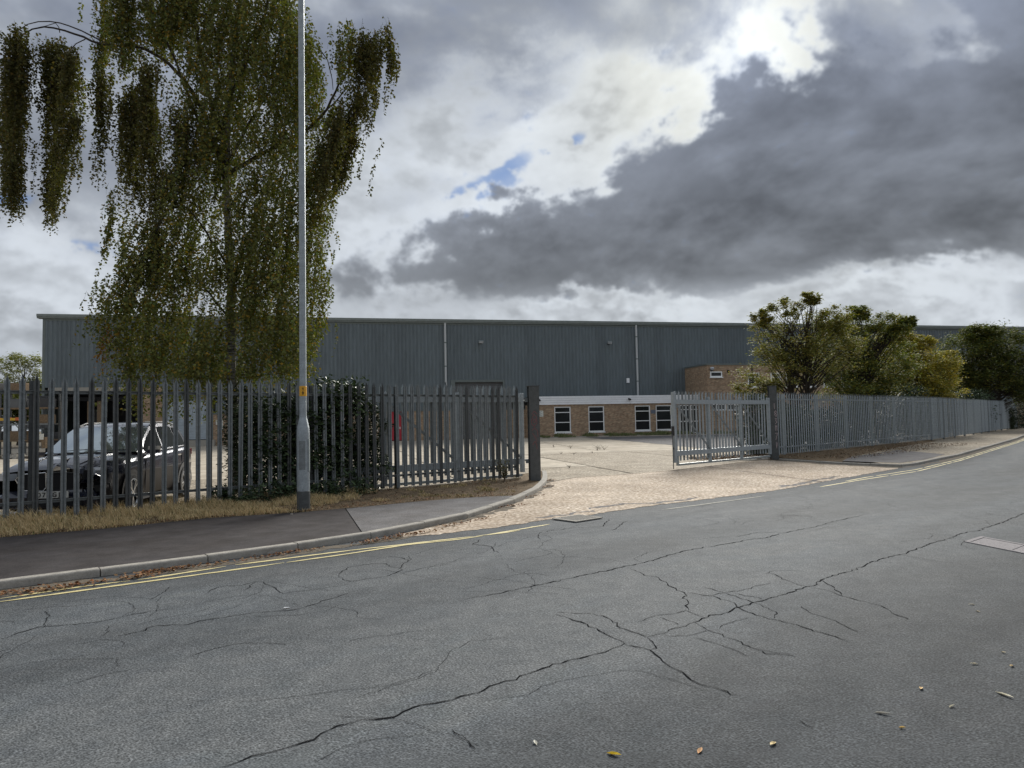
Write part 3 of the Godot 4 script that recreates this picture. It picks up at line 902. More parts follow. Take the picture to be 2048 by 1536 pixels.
	painted(road, [-4.784, -6.671, -4.338, -7.075, -3.786, -7.439, -3.15, -8.05, -2.05, -8.817, -1.101, -9.383, -0.384, -9.825, 0.557, -10.737], 0.18)
	painted(road, [-4.701, -6.555, -3.852, -7.196, -3.187, -7.679, -2.001, -8.604, -1.422, -9.132, -0.768, -9.476, 0.072, -10.166], 0.25)
	painted(road, [1.53, -11.55, 1.972, -11.73, 3.29, -12.687, 5.171, -14.127, 6.081, -15.075, 7.381, -16.23], 0.75, "line_worn")
	painted(road, [7.673, -16.563, 8.622, -17.493, 11.09, -19.648, 14.723, -23.557, 25.398, -35.963, 44.861, -59.477], 0.05)
	painted(road, [6.598, -15.418, 8.39, -17.026, 10.709, -18.978, 14.238, -22.785, 24.481, -34.67, 41.508, -55.041], 0.08)
	# dirt that has gathered along the kerb
	mb = ribbon(P([-5.628, -6.574, -4.992, -6.958, -4.712, -7.12, -3.829, -7.735, -2.757, -8.589, -1.987, -9.334, -1.307, -10.3]), 0.0024, 0.30, 0.16, 0.04, 0.16)
	struct("gutter_dirt", mb, M.gutter_dirt, road)
	mb = ribbon(P([-1.331, -10.492, -0.736, -11.412, -0.008, -13.249, 0.483, -15.142, 0.817, -17.192, 0.957, -18.934]), 0.0074, 0.22, 0.12, 0.05, 0.14)
	struct("gutter_dirt", mb, M.gutter_dirt, road)
	mb = ribbon(P([9.033, -25.524, 9.584, -23.628, 10.081, -22.113, 10.694, -20.84, 11.048, -20.288]), 0.0074, 0.26, 0.30, 0.06, 0.2)
	struct("gutter_dirt", mb, M.gutter_dirt, road)
	mb = ribbon(P([11.151, -20.475, 11.819, -20.945, 15.465, -24.737, 26.565, -37.61, 42.39, -56.735]), 0.0024, 0.35, 0.3, 0.05, 0.25)
	struct("gutter_dirt", mb, M.gutter_dirt, road)

	# pavement on the left: smooth dark asphalt, then an older coarse piece
	var kl := PackedVector2Array([first + Vector2(-2.78, 2.31) * 13.0]) + KERB_LEFT
	var inner := shifted(kl, 0.135)
	var vl := PackedVector2Array([VERGE_LEFT[0] + Vector2(-2.78, 2.31) * 12.0]) + VERGE_LEFT
	var cut0 := P([-2.997, -12.649, -2.118, -9.858])
	var smooth_ := PackedVector2Array()
	var coarse := PackedVector2Array()
	for p in inner:
		if p.x < cut0[1].x: smooth_.append(p)
	smooth_.append(cut0[1]); smooth_.append(cut0[0])
	for i in range(vl.size() - 1, -1, -1):
		if vl[i].x < cut0[0].x: smooth_.append(vl[i])
	coarse.append(cut0[1] + Vector2(0.02, 0))
	for i in inner.size():
		if inner[i].x > cut0[1].x and i < inner.size() - 3: coarse.append(inner[i])
	for i in range(vl.size() - 1, -1, -1):
		if vl[i].x > cut0[0].x + 0.05: coarse.append(vl[i])
	coarse.append(cut0[0] + Vector2(0.02, 0))
	var pv := struct("pavement", MB.new().prism(smooth_, -0.05, KERB_H - 0.002), M.path_asphalt)
	part("pavement_patch", MB.new().prism(coarse, -0.05, KERB_H - 0.004), M.path_coarse, pv)
	var kn := struct("kerb", MB.new().prism(PackedVector2Array([Vector2(-31, 15), Vector2(-30.9, 15), Vector2(-30.9, 15.1)]), -0.1, -0.05), M.kerb_concrete)
	kerb(kl, 1.08, [0.058, 0.058, 0.058, 0.06, 0.06, 0.06, 0.06, 0.06, 0.062, 0.065, 0.07, 0.075, 0.075, 0.075, 0.08, 0.085, 0.085, 0.085, 0.085], kn)
	kerb(KERB_RIGHT.slice(0, 6), 0.95, [0.03, 0.03, 0.035, 0.04, 0.05, 0.055], kn)
	kerb(PackedVector2Array([KERB_RIGHT[5], KERB_RIGHT[6], KERB_RIGHT[7], KERB_RIGHT[7] + out * 30.0 + Vector2(-1, 0)]), 1.0, [0.07, 0.08], kn)
	# verge of soil up to the fence
	var dl := Vector3(FENCE_L[1] - FENCE_L[0]).normalized()
	var fl := PackedVector2Array()
	for k in 8:
		var p: Vector3 = FENCE_L[0] - dl * 22.0 + dl * (32.6 * k / 7.0)
		fl.append(Vector2(p.x - 0.26, p.z - 0.31))
	var vl2 := PackedVector2Array([vl[0]]) + VERGE_LEFT
	vl2.append(shifted(KERB_LEFT, 0.13)[8]); vl2.append(shifted(KERB_LEFT, 0.13)[10])
	struct("verge", strip(vl2, fl, [0.066, 0.085, 0.105, 0.125, 0.135, 0.10], 46), M.soil)
	var ki := shifted(KERB_LEFT, 0.13)
	struct("verge", MB.new().prism(PackedVector2Array([VERGE_LEFT[5], VERGE_LEFT[6] + Vector2(0.05, 0.25), ki[7], ki[8], ki[9], ki[10], Vector2(0.3, -18.4), Vector2(-1.2, -17.0)]), 0.0, 0.064), M.soil)
	# pavement and verge on the right
	var kr := shifted(KERB_RIGHT, 0.135)
	var fr := PackedVector2Array()
	for v in FENCE_R:
		fr.append(Vector2(v.x, v.z))
	var pave := PackedVector2Array([kr[3], kr[4], kr[5], kr[6], kr[7], kr[7] + out * 29.0, fr[2] + Vector2(-0.3, -0.2), fr[1] + Vector2(-0.3, -0.2), Vector2(17.0, -33.2), P([11.726, -25.23])[0]])
	var pr := struct("pavement", MB.new().prism(pave, -0.05, 0.056), M.tan_worn)
	part("pavement_patch", MB.new().prism(P([15.695, -29.13, 15.433, -25.507, 13.182, -22.86, 11.677, -21.595, 10.574, -22.936, 11.796, -25.003]), 0.05, 0.061), M.path_coarse, pr)
	var vr := PackedVector2Array([kr[0], kr[1], kr[2], P([11.341, -24.045])[0], P([16.718, -31.02])[0], P([22.596, -37.723])[0]])
	struct("verge", strip(vr, PackedVector2Array([fr[0] + Vector2(-0.4, -0.1), fr[0].lerp(fr[1], 0.35) + Vector2(-0.2, -0.3), fr[0].lerp(fr[1], 0.6) + Vector2(-0.2, -0.3), fr[1] + Vector2(-0.3, -0.3)]), [0.045, 0.075, 0.105, 0.12, 0.1], 30), M.soil)

	# yard: concrete bays in the axes of the warehouse, with open joints
	var yard_line := PackedVector2Array([Vector2(-60, -2), Vector2(-22.0, -0.2), Vector2(-8.3, -11.6), Vector2(0.0, -18.4), GATE_LINE[0]])
	for i in range(1, GATE_LINE.size()):
		yard_line.append(GATE_LINE[i])
	yard_line.append(Vector2(9.3, -26.4)); yard_line.append(Vector2(21.7, -38.0)); yard_line.append(Vector2(44.2, -63.6)); yard_line.append(Vector2(56, -76)); yard_line.append(Vector2(57, -90)); yard_line.append(Vector2(-60, -90))
	var yard := struct("yard", MB.new().prism(yard_line, -0.02, -0.02), M.gutter_dirt)
	var us := []
	for k in range(-13, 10):
		us.append(31.75 + 5.05 * k)
	for i in us.size() - 1:
		var ns := [-7.5, 0.0, 8.0, 16.0, 24.0, 32.0, 41.4, 62.0] if us[i] < 31.0 else [-7.5, 0.0, 8.0, 16.0, 24.0, 32.0, 60.0]
		for j in ns.size() - 1:
			if ns[j] < -1.0 and us[i] > 9.0:
				continue
			var q := PackedVector2Array([wall_point(us[i], ns[j]), wall_point(us[i + 1], ns[j]), wall_point(us[i + 1], ns[j + 1]), wall_point(us[i], ns[j + 1])])
			for piece in Geometry2D.intersect_polygons(q, yard_line):
				for p in Geometry2D.offset_polygon(piece, -0.028):
					if p.size() < 3 or Geometry2D.triangulate_polygon(p).is_empty():
						continue
					var far: bool = ns[j] < 31.0 or (us[i] < 31.0 and ns[j] < 41.0)
					part("concrete_slab", MB.new().prism(p, -0.05, rng.randf_range(-0.003, 0.002)), M.concrete if far else M.tan_worn, yard)
	var tar := PackedVector2Array([P([6.089, -62.446])[0], P([7.584, -53.017])[0], P([8.958, -41.506])[0], P([9.464, -34.298])[0], Vector2(13.5, -32.0), Vector2(24, -42), Vector2(30, -60), Vector2(17, -63)])
	part("asphalt_patch", MB.new().prism(rugged(tar, 0.8, 0.08), 0.006, 0.006), M.path_coarse, yard)
	# apron of tan exposed stone between gate and road
	var left_kerb := P([0.878, -18.953, 0.77, -17.203, 0.477, -15.3, -0.008, -13.368, -0.738, -11.441, -1.328, -10.468, -1.579, -10.062])
	var rag := rugged(EDGE_ASPHALT, 0.12, 0.045)
	var split_a := P([6.043, -22.659])[0]
	var split_b := P([7.132, -16.554])[0]
	var a1 := PackedVector2Array()
	var a2 := PackedVector2Array()
	for p in rag:
		if p.x < split_b.x: a1.append(p)
		else: a2.append(p)
	a1.append(split_b)
	a1.append(split_a)
	for i in [3, 2, 1, 0]:
		a1.append(GATE_LINE[i] + Vector2(0.012, 0.012))
	a1.append_array(left_kerb)
	a2.append_array(P([11.053, -20.505, 10.734, -20.918, 10.011, -21.96, 9.533, -23.503, 9.097, -25.5]))
	a2.append(GATE_LINE[4] + Vector2(0.012, 0.012))
	a2.append(split_a + Vector2(0.02, 0)); a2.append(split_b + Vector2(0.02, 0))
	var apron := struct("apron", MB.new().prism(a1, -0.04, 0.006), M.tan_gravel)
	part("apron_slab", MB.new().prism(a2, -0.04, 0.005), M.tan_gravel, apron)
	part("apron_slab", MB.new().prism(P([7.394, -26.306, 8.442, -28.325, 9.165, -27.633, 9.346, -25.742, 8.283, -24.991]), 0.0, 0.02), M.pale_concrete, apron)
	for a in [[0.795, -17.751, 1.634, -19.096, 3.351, -20.072, 4.948, -21.244, 8.144, -24.576, 9.065, -25.512], [6.043, -22.659, 7.132, -16.554]]:
		part("joint", ribbon(P(a), 0.0085, 0.035, 0.035, 0.008, 0.1), M.crack_tar, apron)
	for a in [[1.133, -30.45, 2.308, -24.802, 3.382, -20.255], [1.139, -31.775, 3.845, -33.58, 7.722, -35.808], [0.835, -22.678, 2.448, -24.474], [1.926, -53.082, 3.478, -40.148, 4.214, -35.687]]:
		part("joint", ribbon(P(a), 0.0045, 0.05, 0.05, 0.02, 0.2), M.gutter_dirt, yard)
	for a in [[[1.304, -12.366, 1.906, -12.923, 2.489, -13.135], 0.16], [[2.46, -12.983, 3.13, -13.516, 3.578, -13.783], 0.13], [[0.324, -11.431, 0.743, -11.731, 1.282, -12.164], 0.1], [[5.76, -15.483, 6.882, -16.613, 8.249, -18.067], 0.2]]:
		part("tar_smear", ribbon(P(a[0]), 0.0075, a[1], a[1] * 0.6, 0.05, 0.08), M.path_coarse, apron)
	for a in [[1.333, -13.501, 1.862, -13.244, 2.19, -13.432], [2.272, -17.271, 2.702, -16.513, 2.968, -15.615], [0.925, -12.497, 1.061, -12.546]]:
		crack(apron, a, 0.012, "seam_tar")
	for c in apron.get_children():
		if String(c.name).begins_with("crack"): c.position.y = 0.006

# ------------------------------------------------------------------ warehouse
func place_on_wall(o: Node3D, n := 0.0) -> void:
	var p := wall_point(0.0, n)
	o.position = Vector3(p.x, 0, p.y)
	o.rotation.y = WALL_TURN

func sheet_mesh(bottom: float, top: float) -> ArrayMesh:
	var mb := MB.new()
	var prof := [Vector2(0, 0)]
	for k in 3:
		var b := k / 3.0
		prof.append(Vector2(b + 0.045, 0.0)); prof.append(Vector2(b + 0.085, 0.038)); prof.append(Vector2(b + 0.27, 0.038)); prof.append(Vector2(b + 0.31, 0.0))
	prof.append(Vector2(1.0, 0.0))
	for i in prof.size() - 1:
		mb.quad(Vector3(prof[i].x, bottom, prof[i].y), Vector3(prof[i + 1].x, bottom, prof[i + 1].y), Vector3(prof[i + 1].x, top, prof[i + 1].y), Vector3(prof[i].x, top, prof[i].y))
	return mb.mesh()

func shutter(parent: Node3D, called: String, u0: float, u1: float, y0: float, y1: float, z: float, slat: float, m: Material) -> void:
	var door := part(called, MB.new().box(u0, y0, z - 0.04, u1, y1, z - 0.01), m, parent)
	var mb := MB.new()
	for k in 4:
		var a := PI * k / 4.0; var b := PI * (k + 1) / 4.0
		mb.quad(Vector3(0, slat * k / 4, sin(a) * 0.022), Vector3(u1 - u0, slat * k / 4, sin(a) * 0.022), Vector3(u1 - u0, slat * (k + 1) / 4, sin(b) * 0.022), Vector3(0, slat * (k + 1) / 4, sin(b) * 0.022))
	var me := mb.mesh()
	var y := y0
	while y < y1 - slat * 0.5:
		part("slat", me, m, door, Transform3D(Basis(), Vector3(u0, y, z)))
		y += slat

func build_warehouse() -> void:
	var w := thing("warehouse", "very long slate grey ribbed metal warehouse behind the yard", "warehouse")
	place_on_wall(w)
	part("wall", MB.new().box(8.9, 0, -30, 124, 10.6, -0.35).box(0.06, 5.0, -30, 8.899, 10.6, -0.35), M.interior_grey, w)
	var cache := {}
	for u in 124:
		var b := 2.7
		if u < 9: b = 5.0
		elif u < 13: b = 4.0
		elif u >= 33 and u < 38: b = 5.4
		elif u >= 38 and u < 57: b = 3.3
		if not cache.has(b):
			cache[b] = sheet_mesh(b, 10.62)
		part("cladding_sheet", cache[b], M["cladding_%d" % rng.randi_range(0, 2)], w, Transform3D(Basis(), Vector3(u, 0, 0.0)))
	part("corner_trim", MB.new().box(-0.07, 0, -0.25, 0.13, 10.62, 0.055), M.cladding_trim, w)
	part("side_cladding", MB.new().box(-0.03, 5.0, -30, 0.03, 10.6, -0.26), M.cladding_1, w)
	part("gutter", MB.new().box(-0.45, 10.60, -0.4, 124, 10.90, 0.20).box(-0.45, 10.72, 0.201, 124, 10.94, 0.27), M.gutter_metal, w)
	part("roof", MB.new().box(-0.2, 10.55, -30, 124, 10.82, -0.41), M.cladding_1, w)
	part("cladding_joint", MB.new().box(0.2, 10.42, 0.04, 124, 10.59, 0.052), M.cladding_trim, w)
	for u in [32.55, 51.15, 78.2, 100.0]:
		var lo := 5.2 if u < 40 else 3.72
		if u > 60: lo = 0.2
		var dp := part("downpipe", MB.new().tube(PackedVector3Array([Vector3(u, lo, 0.13), Vector3(u, 10.6, 0.13)]), PackedFloat32Array([0.10, 0.10]), 10), M.pvc_pipe, w)
		var y := lo + 1.4
		while y < 10.0:
			part("collar", MB.new().lathe([Vector2(0.10, 0), Vector2(0.122, 0.01), Vector2(0.122, 0.09), Vector2(0.10, 0.1)], 10), M.cladding_trim, dp, Transform3D(Basis(), Vector3(u, y, 0.13)))
			y += 2.15
	# the pipe's lower run is thinner and enters the wall lower down
	part("downpipe", MB.new().tube(PackedVector3Array([Vector3(32.6, 5.25, 0.13), Vector3(32.62, 5.0, 0.1), Vector3(32.62, 2.7, 0.1)]), PackedFloat32Array([0.06, 0.055, 0.055]), 8), M.pvc_pipe, w)
	for p in [Vector2(35.8, 8.86), Vector2(48.3, 8.86)]:
		var fl := part("floodlight", MB.new().xbox(Transform3D(Basis(Vector3.RIGHT, 0.5), Vector3(p.x, p.y, 0.42)), Vector3(0.42, 0.22, 0.2)), M.galvanised_pale, w)
		part("lens", MB.new().xbox(Transform3D(Basis(Vector3.RIGHT, 0.5), Vector3(p.x, p.y - 0.05, 0.52)), Vector3(0.36, 0.16, 0.02)), M.lamp_lens, fl)
		part("bracket", MB.new().box(p.x - 0.03, p.y - 0.12, 0.03, p.x + 0.03, p.y + 0.02, 0.34).box(p.x - 0.12, p.y - 0.16, 0.036, p.x + 0.12, p.y + 0.06, 0.06), M.black_plastic, fl)
	part("alarm_box", MB.new().cham(50.02, 5.02, 0.036, 50.32, 5.46, 0.17, 0.03), M.board_white, w)
	for y in [5.9, 8.3]:
		part("sheet_lap", MB.new().box(0.15, y, 0.03, 124, y + 0.022, 0.0445), M.cladding_trim, w)
	# loading bay at the left end
	part("lintel", MB.new().box(0.4, 4.70, -0.3, 7.3, 4.995, 0.07), M.pale_concrete, w)
	var bay := part("loading_bay", MB.new().box(0.06, 0, -30, 8.899, 4.99, -7.0), M.interior_grey, w)
	part("dock", MB.new().box(0.14, 0.0, -6.99, 7.0, 1.42, -0.5), M.interior_grey, bay)
	part("side_wall", MB.new().box(-0.02, 0, -7.0, 0.12, 4.99, -0.26), M.cladding_trim, bay)
	part("dock_bumper", MB.new().box(0.4, 0.7, -0.5, 6.6, 1.1, -0.38), M.black_plastic, bay)
	for u in [0.24, 0.96, 3.07, 3.8]:
		part("timber_post", MB.new().box(u - 0.16, 1.42, -1.3, u + 0.16, 3.92, -1.0), M.timber, bay)
	part("inner_beam", MB.new().box(0.13, 3.92, -1.4, 7.2, 4.25, -0.9), M.interior_dark, bay)
	part("inner_panel", MB.new().box(1.7, 1.42, -5.2, 2.9, 3.3, -5.0), M.shutter_grey, bay)
	part("brick_pier", MB.new().box(7.3, 0, -0.34, 9.1, 4.98, 0.02), M.brick, w)
	shutter(w, "roller_shutter", 9.13, 12.71, 0.55, 3.92, -0.12, 0.13, M.shutter_pale)
	part("shutter_frame", MB.new().box(9.1, 3.92, -0.2, 12.75, 4.05, 0.06).box(9.0, 0.5, -0.2, 9.128, 4.04, 0.05).box(12.712, 0.5, -0.2, 12.8, 4.04, 0.05), M.cladding_trim, w)
	part("step", MB.new().box(8.9, 0, -0.2, 13.0, 0.5, 0.55), M.pale_concrete, w)
	for r in [[12.8, 27.4], [28.6, 33.0], [38.0, 41.0], [80.1, 124.0]]:
		part("brick_wall", MB.new().box(r[0], 0, -0.3, r[1], 2.62, 0.0), M.brick, w)
	for r in [[12.8, 33.0], [38.0, 41.0], [80.1, 124.0]]:
		part("drip_flashing", MB.new().box(r[0], 2.622, -0.3, r[1], 2.72, 0.09), M.cladding_trim, w)
	var rd := part("red_door", MB.new().box(27.48, 0.06, -0.2, 28.52, 2.56, -0.05), M.red_paint, w)
	part("frame", MB.new().box(27.40, 0, -0.22, 27.479, 2.6, 0.02).box(28.521, 0, -0.22, 28.6, 2.6, 0.02).box(27.48, 2.561, -0.22, 28.52, 2.6, 0.02), M.red_paint, rd)
	part("handle", MB.new().box(28.36, 1.05, -0.05, 28.42, 1.25, 0.0), M.chrome, rd)
	shutter(w, "roller_door", 33.4, 37.85, 0.0, 5.2, -0.25, 0.22, M.shutter_grey)
	part("door_frame", MB.new().box(33.0, 0, -0.34, 33.4, 5.4, 0.07).box(37.85, 0, -0.34, 38.0, 5.4, 0.07).box(33.4, 5.2, -0.3, 37.85, 5.41, 0.075), M.cladding_trim, w)
	part("notice", MB.new().box(7.55, 1.55, 0.021, 8.1, 2.15, 0.05), M.notice_white, w)
	part("notice", MB.new().box(13.02, 1.75, 0.003, 13.22, 2.15, 0.03), M.notice_white, w)
	part("notice", MB.new().box(13.3, 1.35, 0.003, 13.58, 2.15, 0.03), M.notice_white, w)
	part("notice", MB.new().box(13.31, 1.15, 0.003, 13.56, 1.345, 0.035), M.notice_yellow, w)

func window(parent: Node3D, x0: float, x1: float, y0: float, y1: float, z: float, rails: Array, mullions: Array, sill := true) -> Node3D:
	var f := 0.10
	var win := part("window", MB.new().box(x0, y0, z, x0 + f, y1, z + 0.07).box(x1 - f, y0, z, x1, y1, z + 0.07).box(x0 + f, y0, z, x1 - f, y0 + f, z + 0.07).box(x0 + f, y1 - f, z, x1 - f, y1, z + 0.07), M.white_frame, parent)
	for r in rails:
		part("transom", MB.new().box(x0 + f, r - 0.035, z + 0.001, x1 - f, r + 0.035, z + 0.068), M.white_frame, win)
	for m in mullions:
		part("mullion", MB.new().box(m - 0.035, y0 + f, z + 0.002, m + 0.035, y1 - f, z + 0.066), M.white_frame, win)
	var ys := [y0 + f] + rails + [y1 - f]
	for i in ys.size() - 1:
		part("pane", MB.new().box(x0 + f, ys[i], z + 0.02, x1 - f, ys[i + 1], z + 0.03), M.window_glass, win)
	if sill:
		part("sill", MB.new().box(x0 - 0.06, y0 - 0.09, z - 0.02, x1 + 0.06, y0 - 0.002, z + 0.16), M.white_frame, win)
	return win

func build_low_office() -> void:
	var o := thing("brick_office", "single storey brown brick office with white fascia boards and four white windows", "office")
	place_on_wall(o, 2.5)
	var x0: float = 39.92
	var x1: float = 56.67
	var wins := [[42.01, 43.57, 0.49, 2.7], [45.24, 46.78, 0.5, 2.74], [49.77, 51.32, 0.54, 2.76], [51.87, 53.49, 0.59, 2.83]]
	var d := [[54.3, 56.57, 0.53, 2.93]]
	var holes := []
	for q in wins:
		holes.append([q[0], q[1], 0.44, 2.78])
	holes.append([d[0][0], d[0][1], 0.08, 2.75])
	var mb := MB.new()
	mb.box(x0, 0, -0.25, d[0][0], 0.44, 0.0)
	var at := x0
	for h in holes:
		mb.box(at, 0.44, -0.25, h[0], 2.78, 0.0)
		at = h[1]
	mb.box(at, 0.0, -0.25, x1, 2.78, 0.0)
	mb.box(x0, 2.78, -0.25, x1, 2.97, 0.0)
	mb.box(x0, 0, -2.4, x0 + 0.25, 2.97, -0.2501)
	part("wall", mb, M.brick, o)
	part("roof", MB.new().box(x0 - 0.1, 3.60, -2.45, x1 + 0.1, 3.70, 0.05), M.cladding_trim, o)
	for k in 4:
		part("fascia_board", MB.new().cham(x0 - 0.15, 2.96 + k * 0.19, -0.05, x1 - 0.1, 2.96 + k * 0.19 + 0.178, 0.10 + k * 0.004, 0.008), M.board_white, o)
	part("room", MB.new().box(x0 + 0.3, 0.1, -2.35, x1 - 0.1, 2.9, -1.6), M.interior_dark, o)
	for q in wins:
		window(o, q[0], q[1], 0.44, 2.78, -0.12, [1.35, 2.25], [])
	var dx0: float = d[0][0]
	var dx1: float = d[0][1]
	var door := part("entrance_door", MB.new().box(dx0, 0.08, -0.12, dx0 + 0.08, 2.75, -0.04).box(dx1 - 0.08, 0.08, -0.12, dx1, 2.75, -0.04).box(dx0 + 0.08, 2.67, -0.12, dx1 - 0.08, 2.75, -0.04).box(dx0 + 0.08, 0.08, -0.12, dx1 - 0.08, 0.2, -0.04), M.white_frame, o)
	var mid := (dx0 + dx1) / 2
	part("mullion", MB.new().box(mid - 0.07, 0.2, -0.119, mid + 0.07, 2.67, -0.042), M.white_frame, door)
	part("transom", MB.new().box(dx0 + 0.08, 1.16, -0.118, mid - 0.07, 1.26, -0.045).box(mid + 0.07, 1.16, -0.118, dx1 - 0.08, 1.26, -0.045).box(dx0 + 0.08, 2.28, -0.118, mid - 0.07, 2.36, -0.045).box(mid + 0.07, 2.28, -0.118, dx1 - 0.08, 2.36, -0.045), M.white_frame, door)
	for s in [[dx0 + 0.08, mid - 0.07], [mid + 0.07, dx1 - 0.08]]:
		part("pane", MB.new().box(s[0], 0.2, -0.10, s[1], 2.67, -0.09), M.window_glass, door)
	part("notice", MB.new().box(dx0 - 1.0, 1.85, 0.004, dx0 - 0.62, 2.5, 0.03), M.notice_white, o)
	var sg := [[40.34, 40.97, 1.9, 2.44]]
	part("notice", MB.new().box(sg[0][0], sg[0][2], 0.004, sg[0][1], sg[0][3], 0.03), M.notice_white, o)
	for k in 5:
		var yy: float = sg[0][3] - 0.09 - k * 0.09
		part("printed_line", MB.new().box(sg[0][0] + 0.07, yy, 0.0301, sg[0][1] - 0.1 - 0.12 * (k % 2), yy + 0.02, 0.032), M.notice_grey, o)
	var pq := [[51.38, 51.83, 2, 2.35]]
	part("plaque", MB.new().box(pq[0][0], pq[0][2], 0.004, pq[0][1], pq[0][3], 0.03), M.notice_grey, o)
	for p in [[40.56, 3.38], [49.18, 3.36]]:
		var c := part("camera_housing", MB.new().xbox(Transform3D(Basis(Vector3.RIGHT, 0.35), Vector3(p[0], p[1], 0.26)), Vector3(0.16, 0.13, 0.3)), M.black_plastic, o)
		part("bracket", MB.new().box(p[0] - 0.04, p[1] - 0.2, 0.115, p[0] + 0.04, p[1] + 0.02, 0.17), M.white_frame, c)
	# a concrete strip with weeds runs along the foot of the wall
	part("path_strip", MB.new().box(x0 - 0.3, 0.0, 0.001, x1 + 0.5, 0.07, 1.15), M.pale_concrete, o)

func build_office_block() -> void:
	var o := thing("office_block", "two storey buff brick office block half hidden behind the trees on the right", "office block")
	place_on_wall(o, 4.5)
	var x0: float = 56.16
	part("wall", MB.new().box(x0, 0, -4.4, 80.0, 6.36, 0.0), M.brick, o)
	part("coping", MB.new().box(x0 - 0.05, 6.362, -4.4, 80.05, 6.50, 0.05), M.cladding_trim, o)
	for q in [[56.45, 57.65, 5.25, 5.76]]:
		window(o, q[0], q[1], q[2], q[3], 0.003, [], [])
	for q in [[56.49, 57.94, 2.16, 2.78], [58.06, 59.24, 2.13, 2.76]]:
		window(o, q[0], q[1], q[2], q[3], 0.003, [], [(q[0] * 2 + q[1]) / 3, (q[0] + q[1] * 2) / 3], false)
	for q in [[60.28, 61.48, 4.27, 5.63], [62.69, 63.75, 4.25, 5.62], [64.28, 65.51, 4.24, 5.61], [66.32, 67.52, 4.24, 5.61], [68.34, 69.5, 4.25, 5.6], [70.27, 71.5, 4.23, 5.59], [72.57, 73.81, 4.21, 5.58]]:
		window(o, q[0], q[1], q[2], q[3], 0.003, [q[3] - 0.42], [])
	for p in [[58.3, 5.78], [59.38, 5.78]]:
		part("vent", MB.new().tube(PackedVector3Array([Vector3(p[0], p[1], -0.02), Vector3(p[0], p[1], 0.03)]), PackedFloat32Array([0.14, 0.14]), 12), M.interior_dark, o)
	for p in [[56.57, 6.02]]:
		var l := part("wall_lamp", MB.new().lathe([Vector2(0.05, -0.16), Vector2(0.16, -0.1), Vector2(0.2, 0.02), Vector2(0.14, 0.13), Vector2(0.0, 0.17)], 12).move(Transform3D(Basis(), Vector3(p[0], p[1], 0.22))), M.lamp_lens, o)
		part("bracket", MB.new().box(p[0] - 0.06, p[1] - 0.22, 0.003, p[0] + 0.06, p[1] - 0.08, 0.2), M.black_plastic, l)
	part("soil_pipe", MB.new().tube(PackedVector3Array([Vector3(x0 + 4.6, 0.1, 0.06), Vector3(x0 + 4.6, 6.3, 0.06)]), PackedFloat32Array([0.055, 0.055]), 8), M.black_plastic, o)

# ------------------------------------------------------------------ fences and gates
func pale_mesh(h: float, k := 1.0) -> ArrayMesh:   # W profiled steel pale with a triple point
	var mb := MB.new()
	var s := [Vector2(-0.043, 0.0), Vector2(-0.034, 0.026), Vector2(-0.014, 0.026), Vector2(0.0, 0.008), Vector2(0.014, 0.026), Vector2(0.034, 0.026), Vector2(0.043, 0.0)]
	for i in 7:
		s[i] *= k
	var y := h - 0.11
	for i in 6:
		mb.quad(Vector3(s[i].x, 0, s[i].y), Vector3(s[i + 1].x, 0, s[i + 1].y), Vector3(s[i + 1].x, y, s[i + 1].y), Vector3(s[i].x, y, s[i].y))
	var tip := Vector3(0, h, 0.012)
	for i in range(1, 5):
		mb.tri(Vector3(s[i].x, y, s[i].y), Vector3(s[i + 1].x, y, s[i + 1].y), tip)
	mb.tri(Vector3(s[0].x, y, s[0].y), Vector3(s[1].x, y, s[1].y), Vector3(-0.05, h - 0.012, 0.05))
	mb.tri(Vector3(s[5].x, y, s[5].y), Vector3(s[6].x, y, s[6].y), Vector3(0.05, h - 0.012, 0.05))
	# bolts where the pale meets the rails
	for b in [0.27, h - 0.27]:
		mb.xbox(Transform3D(Basis(), Vector3(0, b, 0.014)), Vector3(0.02, 0.02, 0.016))
	return mb.mesh()

func ibeam(h: float, w: float, d: float, t := 0.008) -> MB:
	return MB.new().box(-w / 2, 0, d / 2 - t, w / 2, h, d / 2).box(-w / 2, 0, -d / 2, w / 2, h, -d / 2 + t).box(-t / 2, 0, -d / 2 + t, t / 2, h, d / 2 - t)

func palisade(f: Node3D, length: float, pitch: float, posts: Array, x_from: float, mats: Array, pale: ArrayMesh) -> void:
	for x in posts:
		part("post", ibeam(2.32, 0.055, 0.10), mats[1], f, Transform3D(Basis(), Vector3(x, -0.1, -0.125 if mats[1] != M.galvanised_dark else -0.02)))
	for y in [0.27, 2.03]:
		part("rail", MB.new().box(x_from, y - 0.025, -0.055, length, y + 0.025, -0.049).box(x_from, y + 0.019, -0.048, length, y + 0.025, -0.004), mats[0], f)
	var n := int((length - x_from) / pitch)
	for i in n + 1:
		var t := Transform3D(Basis(Vector3.BACK, rng.randfn(0.0, 0.005)) * Basis(Vector3.UP, rng.randfn(0.0, 0.07)), Vector3(x_from + i * pitch, 0.02 + rng.randfn(0.0, 0.006), 0.0))
		part("pale", pale, mats[rng.randi() % 3] if rng.randf() < 0.5 else mats[0], f, t)

